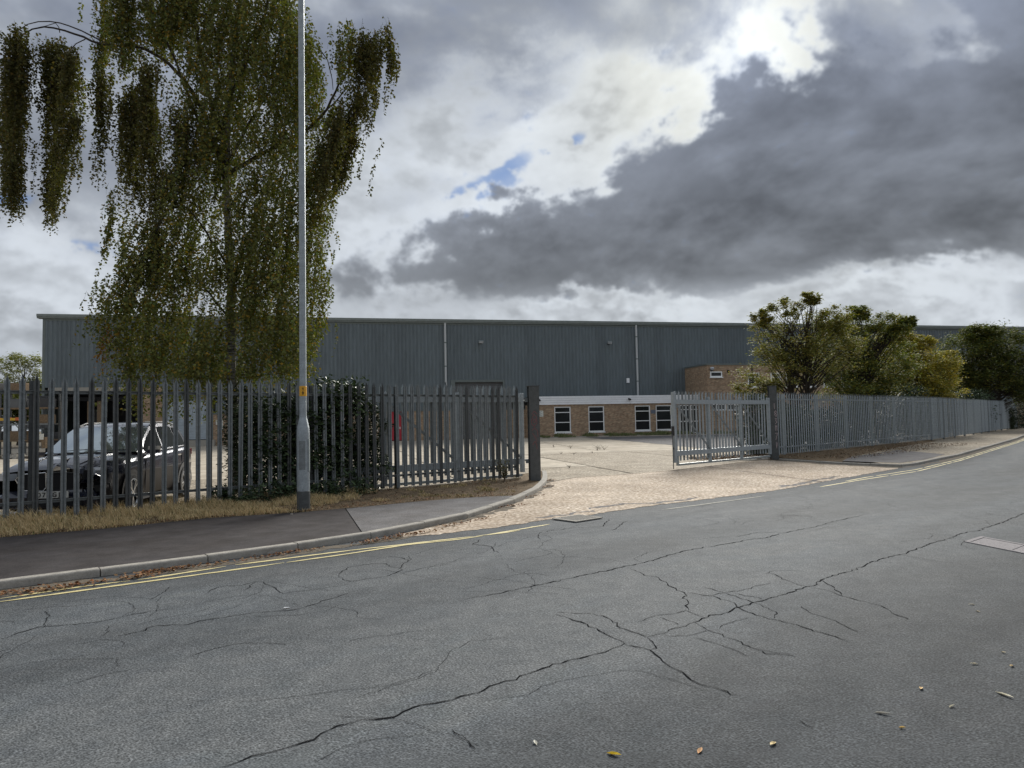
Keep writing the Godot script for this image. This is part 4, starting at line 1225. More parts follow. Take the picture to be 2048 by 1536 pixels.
func build_fences() -> void:
	var pale := pale_mesh(2.28)
	var a: Vector3 = FENCE_L[0]
	var b: Vector3 = FENCE_L[1]
	var l := thing("palisade_fence", "grey galvanised palisade fence with spiked tops left of the gateway", "fence", a)
	l.transform = frame(a, b)
	var pitch := a.distance_to(b) / 56.0
	var posts := []
	for k in [-12.6, 2.0, 16.6, 27.0, 37.5]:
		posts.append(k * pitch - 0.06)
	palisade(l, a.distance_to(b) - 0.12, pitch, posts, -pitch * 24, [M.galvanised_dark, M.post_steel, M.post_steel], pale)
	part("edging", MB.new().box(-pitch * 24, -0.12, -0.32, a.distance_to(b) + 0.1, -0.02, -0.20), M.pale_concrete, l)
	var names := ["pale grey palisade fence right of the gateway, nearest the driveway", "far run of pale grey palisade fence with wider spaced posts towards the right"]
	for k in 2:
		pale = pale_mesh(2.28, 0.78)
		a = FENCE_R[k]
		b = FENCE_R[k + 1]
		var r := thing("palisade_fence", names[k], "fence", a)
		r.transform = frame(a, b)
		var len := a.distance_to(b)
		posts = []
		var bay := len / (6.0 if k == 0 else 11.0)
		for i in (6 if k == 0 else 12):
			posts.append(bay * (i + (0.24 if k == 0 else 0.0)))
		palisade(r, len, 0.19, posts, 0.02, [M.galvanised, M.galvanised_pale if k == 0 else M.galvanised_dark, M.galvanised], pale)

func gate(label: String, free: Vector3, hinge: Vector3, pale: ArrayMesh) -> Node3D:
	var g := thing("gate", label, "gate")
	g.transform = frame(free, hinge)
	var len := Vector2(free.x - hinge.x, free.z - hinge.z).length()
	var m: Material = M.galvanised
	for k in 4:
		var x := len * k / 3.0
		var w := 0.1 if k in [0, 3] else 0.07
		part("stile", MB.new().cham(x - w / 2, 0.20 if k in [0, 3] else 0.16, -0.05, x + w / 2, 2.34 if k == 0 else 2.2, 0.05, 0.008), m, g)
	part("top_rail", MB.new().box(0.05, 1.97, -0.04, len - 0.05, 2.11, 0.045), m, g)
	part("bottom_rail", MB.new().box(0.05, 0.40, -0.04, len - 0.05, 0.55, 0.045), m, g)
	part("truss_bar", MB.new().box(0.14, 0.10, -0.03, len - 0.02, 0.16, 0.03).box(0.10, 0.10, -0.032, 0.165, 0.42, 0.032), M.galvanised_pale, g)
	for k in 3:
		part("brace", MB.new().bar(Vector3(len * k / 3.0 + 0.06, 1.95, 0.052), Vector3(len * (k + 1) / 3.0 - 0.06, 0.56, 0.052), 0.06, 0.012, Vector3.RIGHT), M.galvanised_dark, g)
	var n := int(len / 0.178)
	for i in range(1, n):
		part("pale", pale, M.galvanised if rng.randf() < 0.7 else M.galvanised_dark, g, Transform3D(Basis(Vector3.BACK, rng.randfn(0.0, 0.004)), Vector3(i * len / n, 0.24 + rng.randfn(0.0, 0.005), -0.062)))
	for y in [0.5, 2.0]:
		part("hinge", MB.new().tube(PackedVector3Array([Vector3(len - 0.04, y, 0), Vector3(len + 0.16, y, 0)]), PackedFloat32Array([0.022, 0.022]), 8), M.post_steel, g)
	part("drop_bolt", MB.new().tube(PackedVector3Array([Vector3(-0.09, 0.02, 0.0), Vector3(-0.09, 1.05, 0.0)]), PackedFloat32Array([0.013, 0.013]), 6).box(-0.09, 0.6, -0.01, -0.05, 0.66, 0.01), M.post_steel, g)
	part("lock", MB.new().box(-0.07, 1.02, -0.05, -0.052, 1.3, 0.05), M.black_plastic, g)
	return g

func build_gates() -> void:
	var pale := pale_mesh(2.16, 0.86)
	gate("grey palisade gate leaf on the right, standing half open over the concrete", Vector3(4.88, 0.0, -21.55), Vector3(9.1, 0.0, -25.3), pale)
	gate("grey palisade gate leaf swung fully back behind the left fence", Vector3(-4.4, 0.06, -14.75), Vector3(0.22, 0.06, -18.08), pale)
	for s in 2:
		var at: Vector3 = [Vector3(0.52, 0.05, -17.72), Vector3(9.35, 0.0, -25.55)][s]
		var h: float = [2.36, 2.62][s]
		var p := thing("gate_post", ["thick grey steel gate post with faint red scrawl left of the opening", "thick grey steel gate post with pale scrawled figures right of the opening"][s], "gate post", at, [0.16, -0.12][s])
		part("column", ibeam(h, 0.26, 0.25, 0.014), M.post_steel, p)
		part("cap", MB.new().box(-0.15, h, -0.14, 0.15, h + 0.014, 0.14), M.post_steel, p)
		if s == 0:
			for y in [0.5, 2.02]:
				part("hinge_plate", MB.new().box(-0.2, y - 0.05, -0.12, -0.131, y + 0.05, -0.02), M.galvanised_dark, p)
			for q in [[-0.08, 1.5, -0.02, 1.66, 0.05, 1.6, 0.06, 1.45, 0.0, 1.36, -0.07, 1.42, -0.08, 1.52], [-0.04, 1.5, 0.0, 1.56, 0.03, 1.5, 0.0, 1.45, -0.03, 1.48], [-0.07, 1.26, 0.0, 1.33, 0.07, 1.24, 0.08, 1.1], [-0.06, 1.2, 0.02, 1.08, 0.05, 0.98], [-0.06, 0.9, 0.0, 1.0, 0.04, 0.9, 0.05, 0.8], [-0.07, 1.66, 0.0, 1.74, 0.07, 1.66]]:
				scrawl(p, q, 0.126, "graffiti_red", 0.008)
		else:
			var w := 0.068
			for q in [[0.07, 1.62, 0.02, 1.68, 0.07, 1.74, 0.10, 1.68, 0.03, 1.6, 0.08, 1.52, 0.11, 1.6, 0.05, 1.63], [0.03, 1.45, 0.09, 1.46, 0.06, 1.38, 0.11, 1.33, 0.04, 1.27], [0.03, 1.16, 0.11, 1.18], [0.05, 1.23, 0.05, 1.02], [0.09, 1.22, 0.10, 1.03], [0.02, 0.93, 0.11, 0.94, 0.04, 0.7], [0.03, 2.0, 0.03, 1.8], [0.05, 0.62, 0.06, 0.4, 0.09, 0.6]]:
				scrawl(p, q, 0.126, "graffiti_pale", 0.010)

func scrawl(p: Node3D, q: Array, z: float, m: String, w: float) -> void:
	var pts := PackedVector3Array()
	var rad := PackedFloat32Array()
	for i in range(0, q.size(), 2):
		pts.append(Vector3(q[i], q[i + 1], z))
		rad.append(w)
	var mb := MB.new()
	for i in pts.size() - 1:
		mb.bar(pts[i], pts[i + 1], w * 1.6, 0.002, Vector3.RIGHT)
	part("scrawl", mb, M[m], p)

func build_lamp() -> void:
	var at := P([-3.675, -12.462])[0]
	var l := thing("lamp_column", "tall grey steel lamp column with a yellow number tag on the pavement", "lamp post", Vector3(at.x, 0.06, at.y))
	part("base_section", MB.new().lathe([Vector2(0.112, 0), Vector2(0.112, 0.33), Vector2(0.109, 0.335), Vector2(0.109, 1.36), Vector2(0.103, 1.45), Vector2(0.066, 1.62), Vector2(0.062, 1.66)], 24), M.galvanised, l)
	part("root_sleeve", MB.new().lathe([Vector2(0.114, 0.0), Vector2(0.114, 0.345), Vector2(0.110, 0.35)], 24), M.post_steel, l)
	part("shaft", MB.new().lathe([Vector2(0.060, 1.62), Vector2(0.058, 4.0), Vector2(0.052, 9.6), Vector2(0.0, 9.62)], 20), M.galvanised, l)
	var door := MB.new()
	for k in 7:
		var a0 := -0.5 + k / 7.0; var a1 := -0.5 + (k + 1) / 7.0
		door.quad(Vector3(sin(a0), 0, cos(a0)) * 0.113 + Vector3.UP * 0.72, Vector3(sin(a1), 0, cos(a1)) * 0.113 + Vector3.UP * 0.72, Vector3(sin(a1), 0, cos(a1)) * 0.113 + Vector3.UP * 1.22, Vector3(sin(a0), 0, cos(a0)) * 0.113 + Vector3.UP * 1.22)
	part("access_door", door, M.galvanised_dark, l, Transform3D(Basis(Vector3.UP, 0.1), Vector3.ZERO))
	part("door_strip", MB.new().xbox(Transform3D(Basis(), Vector3(0.108, 0.97, 0.03)), Vector3(0.022, 0.56, 0.05)), M.galvanised_pale, l)
	var tag_ := part("number_tag", MB.new().lathe([Vector2(0.0605, 2.0), Vector2(0.0635, 2.005), Vector2(0.0635, 2.175), Vector2(0.0605, 2.18)], 20), M.notice_yellow, l)
	for k in 2:
		var tm := TextMesh.new()
		tm.text = ["1", "9"][k]
		var sf := SystemFont.new()
		sf.font_names = PackedStringArray(["Droid Sans"])
		sf.font_weight = 700
		tm.font = sf
		tm.font_size = 64
		tm.pixel_size = 0.0011
		tm.depth = 0.004
		part("figure", tm, M.ink, tag_, Transform3D(Basis(Vector3.UP, 0.28), Vector3(0.018, 2.125 - 0.07 * k, 0.0632)))
	part("bracket", MB.new().tube(PackedVector3Array([Vector3(0, 9.5, 0), Vector3(0.1, 9.75, 0.2), Vector3(0.25, 9.85, 0.6)]), PackedFloat32Array([0.05, 0.04, 0.035]), 8), M.galvanised, l)
	part("lantern", MB.new().xbox(Transform3D(Basis(), Vector3(0.33, 9.85, 0.85)), Vector3(0.28, 0.12, 0.6)), M.galvanised_pale, l)

# ------------------------------------------------------------------ the weeping birch
const BIRCH_Z := -15.5
var birch_outline := P([-6.85, 11.85, -4.59, 11.81, -4.32, 10.41, -4.15, 9.83, -4.07, 9.03, -4.16, 8.23, -4, 7.32, -4.12, 6.53, -4.26, 6.08, -4.05, 5.63, -4.05, 4.96, -4.24, 4.3, -4.19, 3.74, -4.36, 3.2, -4.52, 2.71, -5.07, 2.66, -6.06, 2.55, -6.82, 2.59, -7.59, 2.77, -8.33, 2.89, -8.69, 3.39, -8.79, 4.17, -8.57, 4.7, -8.11, 5.04, -7.69, 5.59, -7.34, 6.37, -7.21, 7.16, -7.06, 8.29, -7.02, 9.43, -6.94, 10.7])
# thin places where the sky shows through: x, y, half width, half height in metres
var birch_gaps := [[-5.84, 7.41, 0.28, 0.24], [-6.06, 6.89, 0.15, 0.26], [-6.48, 6.07, 0.22, 0.44], [-6.65, 5.68, 0.15, 0.28], [-6.01, 8.04, 0.11, 0.28], [-5.5, 8.6, 0.26, 0.13], [-6.39, 4.45, 0.15, 0.22], [-6.87, 4.35, 0.24, 0.26], [-4.62, 5.42, 0.13, 0.33], [-7.39, 7.73, 0.15, 0.65], [-7.36, 5.81, 0.11, 0.65], [-5.06, 7.34, 0.11, 0.28], [-4.3, 7.66, 0.15, 0.55], [-6.56, 6.81, 0.11, 0.44], [-7.93, 4.48, 0.13, 0.17], [-5.39, 6.44, 0.09, 0.24], [-6.28, 3.9, 0.09, 0.22]]
# hanging curtains of twigs: top x, y, foot x, y, half width at top and foot (metres), density, shade
var birch_curtains := [
	[-11.03, 9.77, -11.16, 6.67, 0.1, 0.08, 1.3, 0.62],
	[-10.42, 10.42, -10.39, 5.89, 0.11, 0.08, 1.5, 0.6],
	[-10.75, 10.17, -10.82, 6.08, 0.1, 0.09, 1.4, 0.62],
	[-9.79, 10.32, -9.86, 7.04, 0.09, 0.09, 1.1, 0.66],
	[-9.33, 9.82, -9.71, 6.03, 0.09, 0.05, 1.2, 0.68],
	[-8.92, 9.58, -9.1, 6.63, 0.1, 0.08, 1.2, 0.66],
	[-8.07, 9.11, -8.07, 6.39, 0.11, 0.09, 1.2, 0.66],
	[-8.48, 6.84, -8.73, 4.97, 0.09, 0.04, 1.1, 0.75],
	[-11.25, 9.35, -11.32, 6.7, 0.11, 0.08, 1.1, 0.62],
	[-10.86, 9.99, -11.03, 6.61, 0.14, 0.09, 0.9, 0.66],
	[-10.55, 10.38, -10.55, 6.01, 0.2, 0.12, 1.7, 0.6],
	[-10.21, 10.42, -10.25, 6.3, 0.18, 0.11, 1.5, 0.66],
	[-9.92, 10.39, -10.03, 6.67, 0.11, 0.08, 0.9, 0.7],
	[-9.65, 9.83, -9.65, 8.51, 0.15, 0.11, 0.5, 0.7],
	[-9.44, 9.48, -9.62, 7.77, 0.11, 0.07, 0.5, 0.8],
	[-8.96, 10.51, -9.18, 8.33, 0.12, 0.11, 1.1, 0.75],
	[-9.13, 8.44, -9.73, 5.95, 0.14, 0.06, 1, 0.68],
	[-9.08, 11.67, -9.11, 9.93, 0.2, 0.15, 1.1, 1.25],
	[-8.48, 11.66, -8.39, 9.11, 0.24, 0.2, 1.6, 0.95],
	[-8.32, 9.23, -8.36, 6.28, 0.23, 0.18, 1.9, 0.62],
	[-8.69, 9.24, -8.81, 6.4, 0.14, 0.08, 0.8, 0.7],
	[-8.41, 6.39, -8.68, 4.92, 0.12, 0.05, 0.85, 0.8],
	[-7.68, 9.56, -7.7, 6.83, 0.18, 0.15, 1.3, 0.72],
	[-7.75, 6.94, -7.98, 5.49, 0.14, 0.09, 0.9, 0.75],
	[-7.2, 8.52, -7.5, 5.81, 0.35, 0.39, 1.6, 0.72],
	[-7.39, 6.15, -8.34, 3.94, 0.37, 0.37, 1.7, 0.9],
	[-7.98, 11.65, -7.85, 9.91, 0.44, 0.39, 1.4, 1.2],
	[-7.08, 11.74, -7.52, 9.79, 0.48, 0.44, 1.6, 1.3],
	[-3.48, 10.45, -3.6, 9.13, 0.37, 0.24, 0.55, 0.85],
	[-2.67, 10.55, -2.52, 9.22, 0.11, 0.15, 1.2, 0.66],
	[-3.49, 8.33, -4.18, 5.75, 0.13, 0.09, 1.4, 0.7],
	[-3.76, 8.45, -4.06, 6.19, 0.11, 0.07, 1, 0.75],
	[-4.16, 8.23, -4.17, 6.31, 0.13, 0.11, 0.8, 0.85],
	[-3.42, 10.39, -3.49, 8.79, 0.2, 0.17, 0.5, 0.85],
	[-3.09, 10.27, -3.04, 8.89, 0.13, 0.13, 0.7, 0.75],
	[-2.94, 10.15, -3.18, 8.21, 0.33, 0.26, 1.7, 0.7],
	[-3.24, 9.12, -3.86, 6.69, 0.26, 0.1, 1.9, 0.66],
	[-3.6, 8.79, -4.37, 6.54, 0.24, 0.2, 1.3, 0.75],
	[-3.94, 8.22, -4.42, 6.31, 0.24, 0.17, 1, 1],
	[-4.17, 6.53, -4.49, 4.75, 0.15, 0.11, 1.1, 1.3],
	[-4.4, 10.07, -4.2, 8.91, 0.26, 0.22, 0.5, 0.8],
	[-4.18, 5.86, -4.07, 4.96, 0.17, 0.2, 0.6, 1.1],
	[-8.53, 3.72, -8.88, 2.76, 0.09, 0.05, 1.1, 2],
	[-8.34, 3.28, -7.91, 1.93, 0.18, 0.15, 0.7, 1.2],
	[-7.59, 2.82, -7.67, 1.88, 0.23, 0.15, 0.8, 1],
	[-6.88, 2.81, -6.77, 2.15, 0.33, 0.22, 0.8, 0.9],
	[-4.63, 2.98, -4.74, 2.55, 0.22, 0.15, 0.6, 1]
]

func birch_tint(shade: float, y: float) -> Color:
	var a := rng.randf()
	var c := Color(0.092, 0.105, 0.036).lerp(Color(0.15, 0.142, 0.048), a)
	if rng.randf() < 0.10:
		c = Color(0.22, 0.145, 0.03)
	elif rng.randf() < 0.12:
		c = Color(0.10, 0.13, 0.055)
	if shade > 1.6:
		c = Color(0.25, 0.095, 0.025).lerp(Color(0.2, 0.13, 0.03), a)
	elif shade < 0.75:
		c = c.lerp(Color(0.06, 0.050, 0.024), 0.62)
	return c * rng.randf_range(0.8, 1.7)

func thin_here(x: float, y: float) -> float:
	var q := 1.0
	for g in birch_gaps:
		var dx: float = (x - g[0]) / (g[2] * 1.1)
		var dy: float = (y - g[1]) / (g[3] * 1.1)
		q = minf(q, clampf((dx * dx + dy * dy - 0.5) * 1.2, 0.0, 1.0))
	return q * smoothstep(-0.58, -0.22, birch_streaks.get_noise_2d(x * 2.4, y * 0.75))

var birch_streaks := noise(71, 0.8, 3)

func hang(lv: MB, tw: MB, start: Vector3, total: float, lean: float, shade: float, bound: PackedVector2Array) -> void:
	var p := start
	var step := 0.021
	var n := int(total / step)
	var wob := rng.randf() * TAU
	var az := rng.randf() * TAU
	var last := p
	var side := Vector3(cos(az), 0, sin(az))
	for i in n:
		var f := float(i) / n
		var dirn := Vector3(lean + sin(wob + f * 5.0) * 0.10, -1.0, sin(wob * 1.7 + f * 4.0) * 0.10)
		if i < 5:
			dirn += side * (0.9 - i * 0.18)
		p += dirn.normalized() * step
		if i % 7 == 6:
			if i % 14 == 13 or i < 10:
				tw.quad(last + Vector3(-0.0022, 0, 0), last + Vector3(0.0022, 0, 0), p + Vector3(0.0016, 0, 0), p + Vector3(-0.0016, 0, 0))
			last = p
		var keep := thin_here(p.x, p.y)
		if keep < 1.0 and rng.randf() > keep:
			continue
		if bound.size() and not Geometry2D.is_point_in_polygon(Vector2(p.x, p.y), bound) and rng.randf() < 0.75:
			continue
		if rng.randf() < 0.12 + f * 0.15:
			continue
		var t := rng.randf() * TAU
		var out := Vector3(cos(t), rng.randf_range(-1.4, 0.1), sin(t)).normalized()
		var acr := out.cross(Vector3(rng.randf_range(-1, 1), rng.randf_range(-1, 1), rng.randf_range(-1, 1))).normalized()
		var l := rng.randf_range(0.046, 0.08)
		lv.leaf(p + out * 0.012, out, acr, l, l * 0.38, birch_tint(shade, p.y))

func limb(m: MB, flat: Array, z: Array, r0: float, r1: float, sides := 8) -> void:
	var pts := PackedVector3Array()
	var rad := PackedFloat32Array()
	var n := flat.size() / 2
	var c := Curve3D.new()
	for i in n:
		var a := Vector3(flat[maxi(i - 1, 0) * 2], flat[maxi(i - 1, 0) * 2 + 1], 0)
		var b := Vector3(flat[mini(i + 1, n - 1) * 2], flat[mini(i + 1, n - 1) * 2 + 1], 0)
		var tn := (b - a) / 6.0
		c.add_point(Vector3(flat[i * 2], flat[i * 2 + 1], lerpf(z[0], z[1], float(i) / (n - 1))), -tn, tn)
	var l := c.get_baked_length()
	var k := maxi(6, int(l / 0.22))
	for i in k + 1:
		var f := float(i) / k
		pts.append(c.sample_baked(l * f) + Vector3(rng.randfn(0, 0.012), 0, rng.randfn(0, 0.012)))
		rad.append(lerpf(r0, r1, pow(f, 0.8)))
	m.tube(pts, rad, sides)

func build_birch() -> void:
	var b := thing("birch_tree", "tall weeping birch with long hanging twigs behind the left fence", "tree", Vector3(0, 0, 0))
	var tr := MB.new()
	limb(tr, [-6.01, 0.13, -6.08, 1.05, -6.14, 2.79, -6.16, 3.89, -6.17, 5, -6.24, 6.24, -6.27, 7.25, -6.23, 8.5, -6.1, 10.1, -5.89, 11.83, -5.72, 13.47], [BIRCH_Z, BIRCH_Z - 0.1], 0.135, 0.03, 12)
	part("trunk", tr, M.birch_bark, b)
	var br := []
	for q in [
		[[-6.26, 7.03, -6.62, 8.28, -7.29, 9.44, -7.97, 9.97, -8.39, 10.07, -8.92, 10.08, -9.43, 10.29, -9.99, 10.46, -10.38, 10.47, -10.72, 10.22, -11.01, 9.8, -11.21, 9.34], 0.3, 0.06, 0.007],
		[[-8.39, 10.06, -8.92, 10.18, -9.37, 10.4, -9.77, 10.55, -10.1, 10.6, -10.55, 10.49, -10.83, 10.18], 0.35, 0.025, 0.006],
		[[-9.43, 10.31, -9.65, 10.12, -9.73, 9.6, -9.64, 9.03], 0.3, 0.012, 0.004],
		[[-9.99, 10.46, -10.02, 10.64, -10.1, 10.53, -10.33, 10.4], 0.3, 0.012, 0.004],
		[[-6.23, 7.14, -5.72, 7.49, -5.06, 7.88, -4.27, 8.39, -3.71, 9.36, -3.25, 10.16, -2.69, 10.58, -2.52, 10.37], -0.4, 0.06, 0.006],
		[[-4.16, 8.43, -3.6, 9.13, -3.43, 9.82, -3.48, 10.45], -0.5, 0.022, 0.005],
		[[-4.16, 8.34, -3.72, 8.38, -3.49, 8.9], -0.4, 0.014, 0.005],
		[[-6.26, 6.24, -5.95, 6.66, -5.67, 6.76, -5.28, 6.67], 0.2, 0.045, 0.012],
		[[-6.23, 7.36, -6.11, 7.7, -5.84, 8.38, -5.28, 9.39, -4.6, 10.3, -4.15, 10.06, -4.04, 9.37], -0.7, 0.045, 0.006],
		[[-6.25, 7.7, -6.62, 9.08, -6.85, 10.46, -7.19, 11.63, -7.98, 12.58], 0.6, 0.05, 0.012],
		[[-6.26, 7.36, -6.84, 8.4, -7.16, 9.32, -7.63, 10.48, -8.31, 11.54, -8.94, 11.9, -9.21, 11.44], 0.7, 0.045, 0.007],
		[[-6.2, 8.84, -5.5, 10.2, -5.05, 11.47, -4.7, 12.51], 0.5, 0.045, 0.012],
		[[-6.17, 5, -6.61, 5.8, -7.06, 6.37, -7.39, 6.15, -7.6, 5.48], 0.6, 0.035, 0.007],
		[[-6.16, 4.78, -5.62, 5.66, -5.06, 6.21, -4.51, 6.31, -4.18, 5.97], -0.5, 0.035, 0.007],
		[[-6.16, 3.89, -6.83, 4.8, -7.49, 5.25, -8.04, 4.82], 0.8, 0.03, 0.006],
		[[-6.16, 3.78, -5.51, 4.55, -4.84, 4.98, -4.4, 4.75], -0.8, 0.03, 0.006],
		[[-6.51, 10.48, -6.73, 10.92, -6.85, 11.27], 0.8, 0.02, 0.008],
		[[-6.23, 10.22, -6.62, 10.57, -6.85, 10.52, -7.07, 10.29], 0.9, 0.012, 0.004]]:
		var m := MB.new()
		limb(m, q[0], [BIRCH_Z, BIRCH_Z + q[1]], q[2], q[3] * 1.3, 6)
		part("branch", m, M.twig if q[2] < 0.03 else M.dark_bark, b)
	var lv := MB.new()
	lv.tinted = true
	var tw := MB.new()
	# curtains
	for c in birch_curtains:
		var top := Vector2(c[0], c[1])
		var foot := Vector2(c[2], c[3])
		var w0: float = c[4]
		var w1: float = c[5]
		var l := top.distance_to(foot)
		var count := int((w0 + w1) * l * 80.0 * c[6])
		var zoff := rng.randf_range(-0.5, 0.7)
		for k in count:
			var f := rng.randf() * 0.82
			if rng.randf() < 0.35: f *= 0.2
			var w := lerpf(w0, w1, f)
			var loose := 1.0 if rng.randf() < 0.66 else 2.1
			var p := top.lerp(foot, f) + Vector2(rng.randfn(0, 0.5) * w * loose, rng.randfn(0, 0.06))
			var remain := l * (1.0 - f)
			var ll := minf(remain * rng.randf_range(0.5, 1.12), rng.randf_range(0.35, 1.6))
			hang(lv, tw, Vector3(p.x, p.y, BIRCH_Z + zoff + rng.randfn(0, 0.5) * (w + 0.08)), ll, (foot.x - top.x) / l, c[7], PackedVector2Array())
	# the body of the crown
	var lo := Vector2(1e9, 1e9)
	var hi := -lo
	for p in birch_outline:
		lo = lo.min(p)
		hi = hi.max(p)
	var made := 0
	while made < 3900:
		var p := Vector2(rng.randf_range(lo.x, hi.x), rng.randf_range(lo.y, hi.y))
		if not Geometry2D.is_point_in_polygon(p, birch_outline) or rng.randf() > thin_here(p.x, p.y):
			continue
		var z := rng.randfn(0.0, 0.62)
		var lean := -0.10 - clampf((p.x + 4.5) * -0.05, -0.1, 0.15)
		hang(lv, tw, Vector3(p.x, p.y, BIRCH_Z + z), rng.randf_range(0.45, 1.35), lean, 1.0 if p.x > -6.6 else 0.8, birch_outline)
		made += 1
	stuff(part("leaves", lv, M.birch_leaf, b))
	stuff(part("twigs", tw, M.twig, b))

# ------------------------------------------------------------------ other trees, hedges, weeds
func clump(lv: MB, at: Vector3, r: float, n: int, size: float, cols: Array, flat := 0.65) -> void:
	for i in n:
		var d := Vector3(rng.randfn(), rng.randfn() * flat, rng.randfn()) * r * 0.5
		var a := rng.randf() * TAU
		var out := Vector3(cos(a), rng.randf_range(-0.6, 0.35), sin(a)).normalized()
		var acr := out.cross(Vector3(rng.randf_range(-0.5, 0.5), 1, rng.randf_range(-0.5, 0.5))).normalized()
		var l := size * rng.randf_range(0.65, 1.25)
		var c: Color = cols[rng.randi() % cols.size()]
		lv.leaf(at + d, out, acr, l, l * 0.28, c * rng.randf_range(0.6, 1.35) * 3.2)

func tree(called: String, label: String, at: Vector3, stems: Array, lobes: Array, cols: Array, clumps: int, per: int, size: float, seed_: int, group := "") -> void:
	# lobes: [centre x, y, z, radius x, y, z] round the foot of the tree
	rng.seed = seed_
	var t := thing(called, label, "tree", at, 0.0, group)
	var wood := MB.new()
	var tips := []
	for s in stems:   # [x at foot, x at top, height, radius]
		var pts := PackedVector3Array(); var rad := PackedFloat32Array()
		for i in 9:
			var f := i / 8.0
			pts.append(Vector3(lerpf(s[0], s[1], f * f * 0.6 + f * 0.4) + rng.randfn(0, 0.03), -0.1 + s[2] * f, rng.randfn(0, 0.04)))
			rad.append(s[3] * (1.0 - 0.8 * f))
		wood.tube(pts, rad, 7)
		tips.append(pts)
	part("trunk", wood, M.dark_bark, t)
	var lv := MB.new()
	lv.tinted = true
	var br := MB.new()
	for k in int(clumps * 1.5):
		var lb: Array = lobes[rng.randi() % lobes.size()]
		var u := Vector3(rng.randfn(), rng.randfn(), rng.randfn()).normalized() * pow(rng.randf(), 0.3)
		var c := Vector3(lb[0] + u.x * lb[3] * 1.08, lb[1] + u.y * lb[4], lb[2] + u.z * lb[5])
		var r: float = rng.randf_range(0.28, 0.55) * (lb[3] + lb[4]) * 0.36
		clump(lv, c, r, int(per * rng.randf_range(0.9, 2.1)), size, cols)
		if k % 2 == 0:
			var st: PackedVector3Array = tips[rng.randi() % tips.size()]
			var hh := clampf((c.y - 0.5) * rng.randf_range(0.45, 0.85), 0.5, st[8].y)
			var fi := clampf(hh / st[8].y * 8.0, 0, 7.9)
			var s0 := st[int(fi)].lerp(st[int(fi) + 1], fi - int(fi))
			var mid := s0.lerp(c, 0.5) + Vector3(rng.randfn(0, 0.12), rng.randf_range(-0.1, 0.25), rng.randfn(0, 0.12))
			br.tube(PackedVector3Array([s0, mid, c]), PackedFloat32Array([0.035, 0.02, 0.006]), 4, false)
	stuff(part("branches", br, M.dark_bark, t))
	stuff(part("leaves", lv, M.tree_leaf, t))

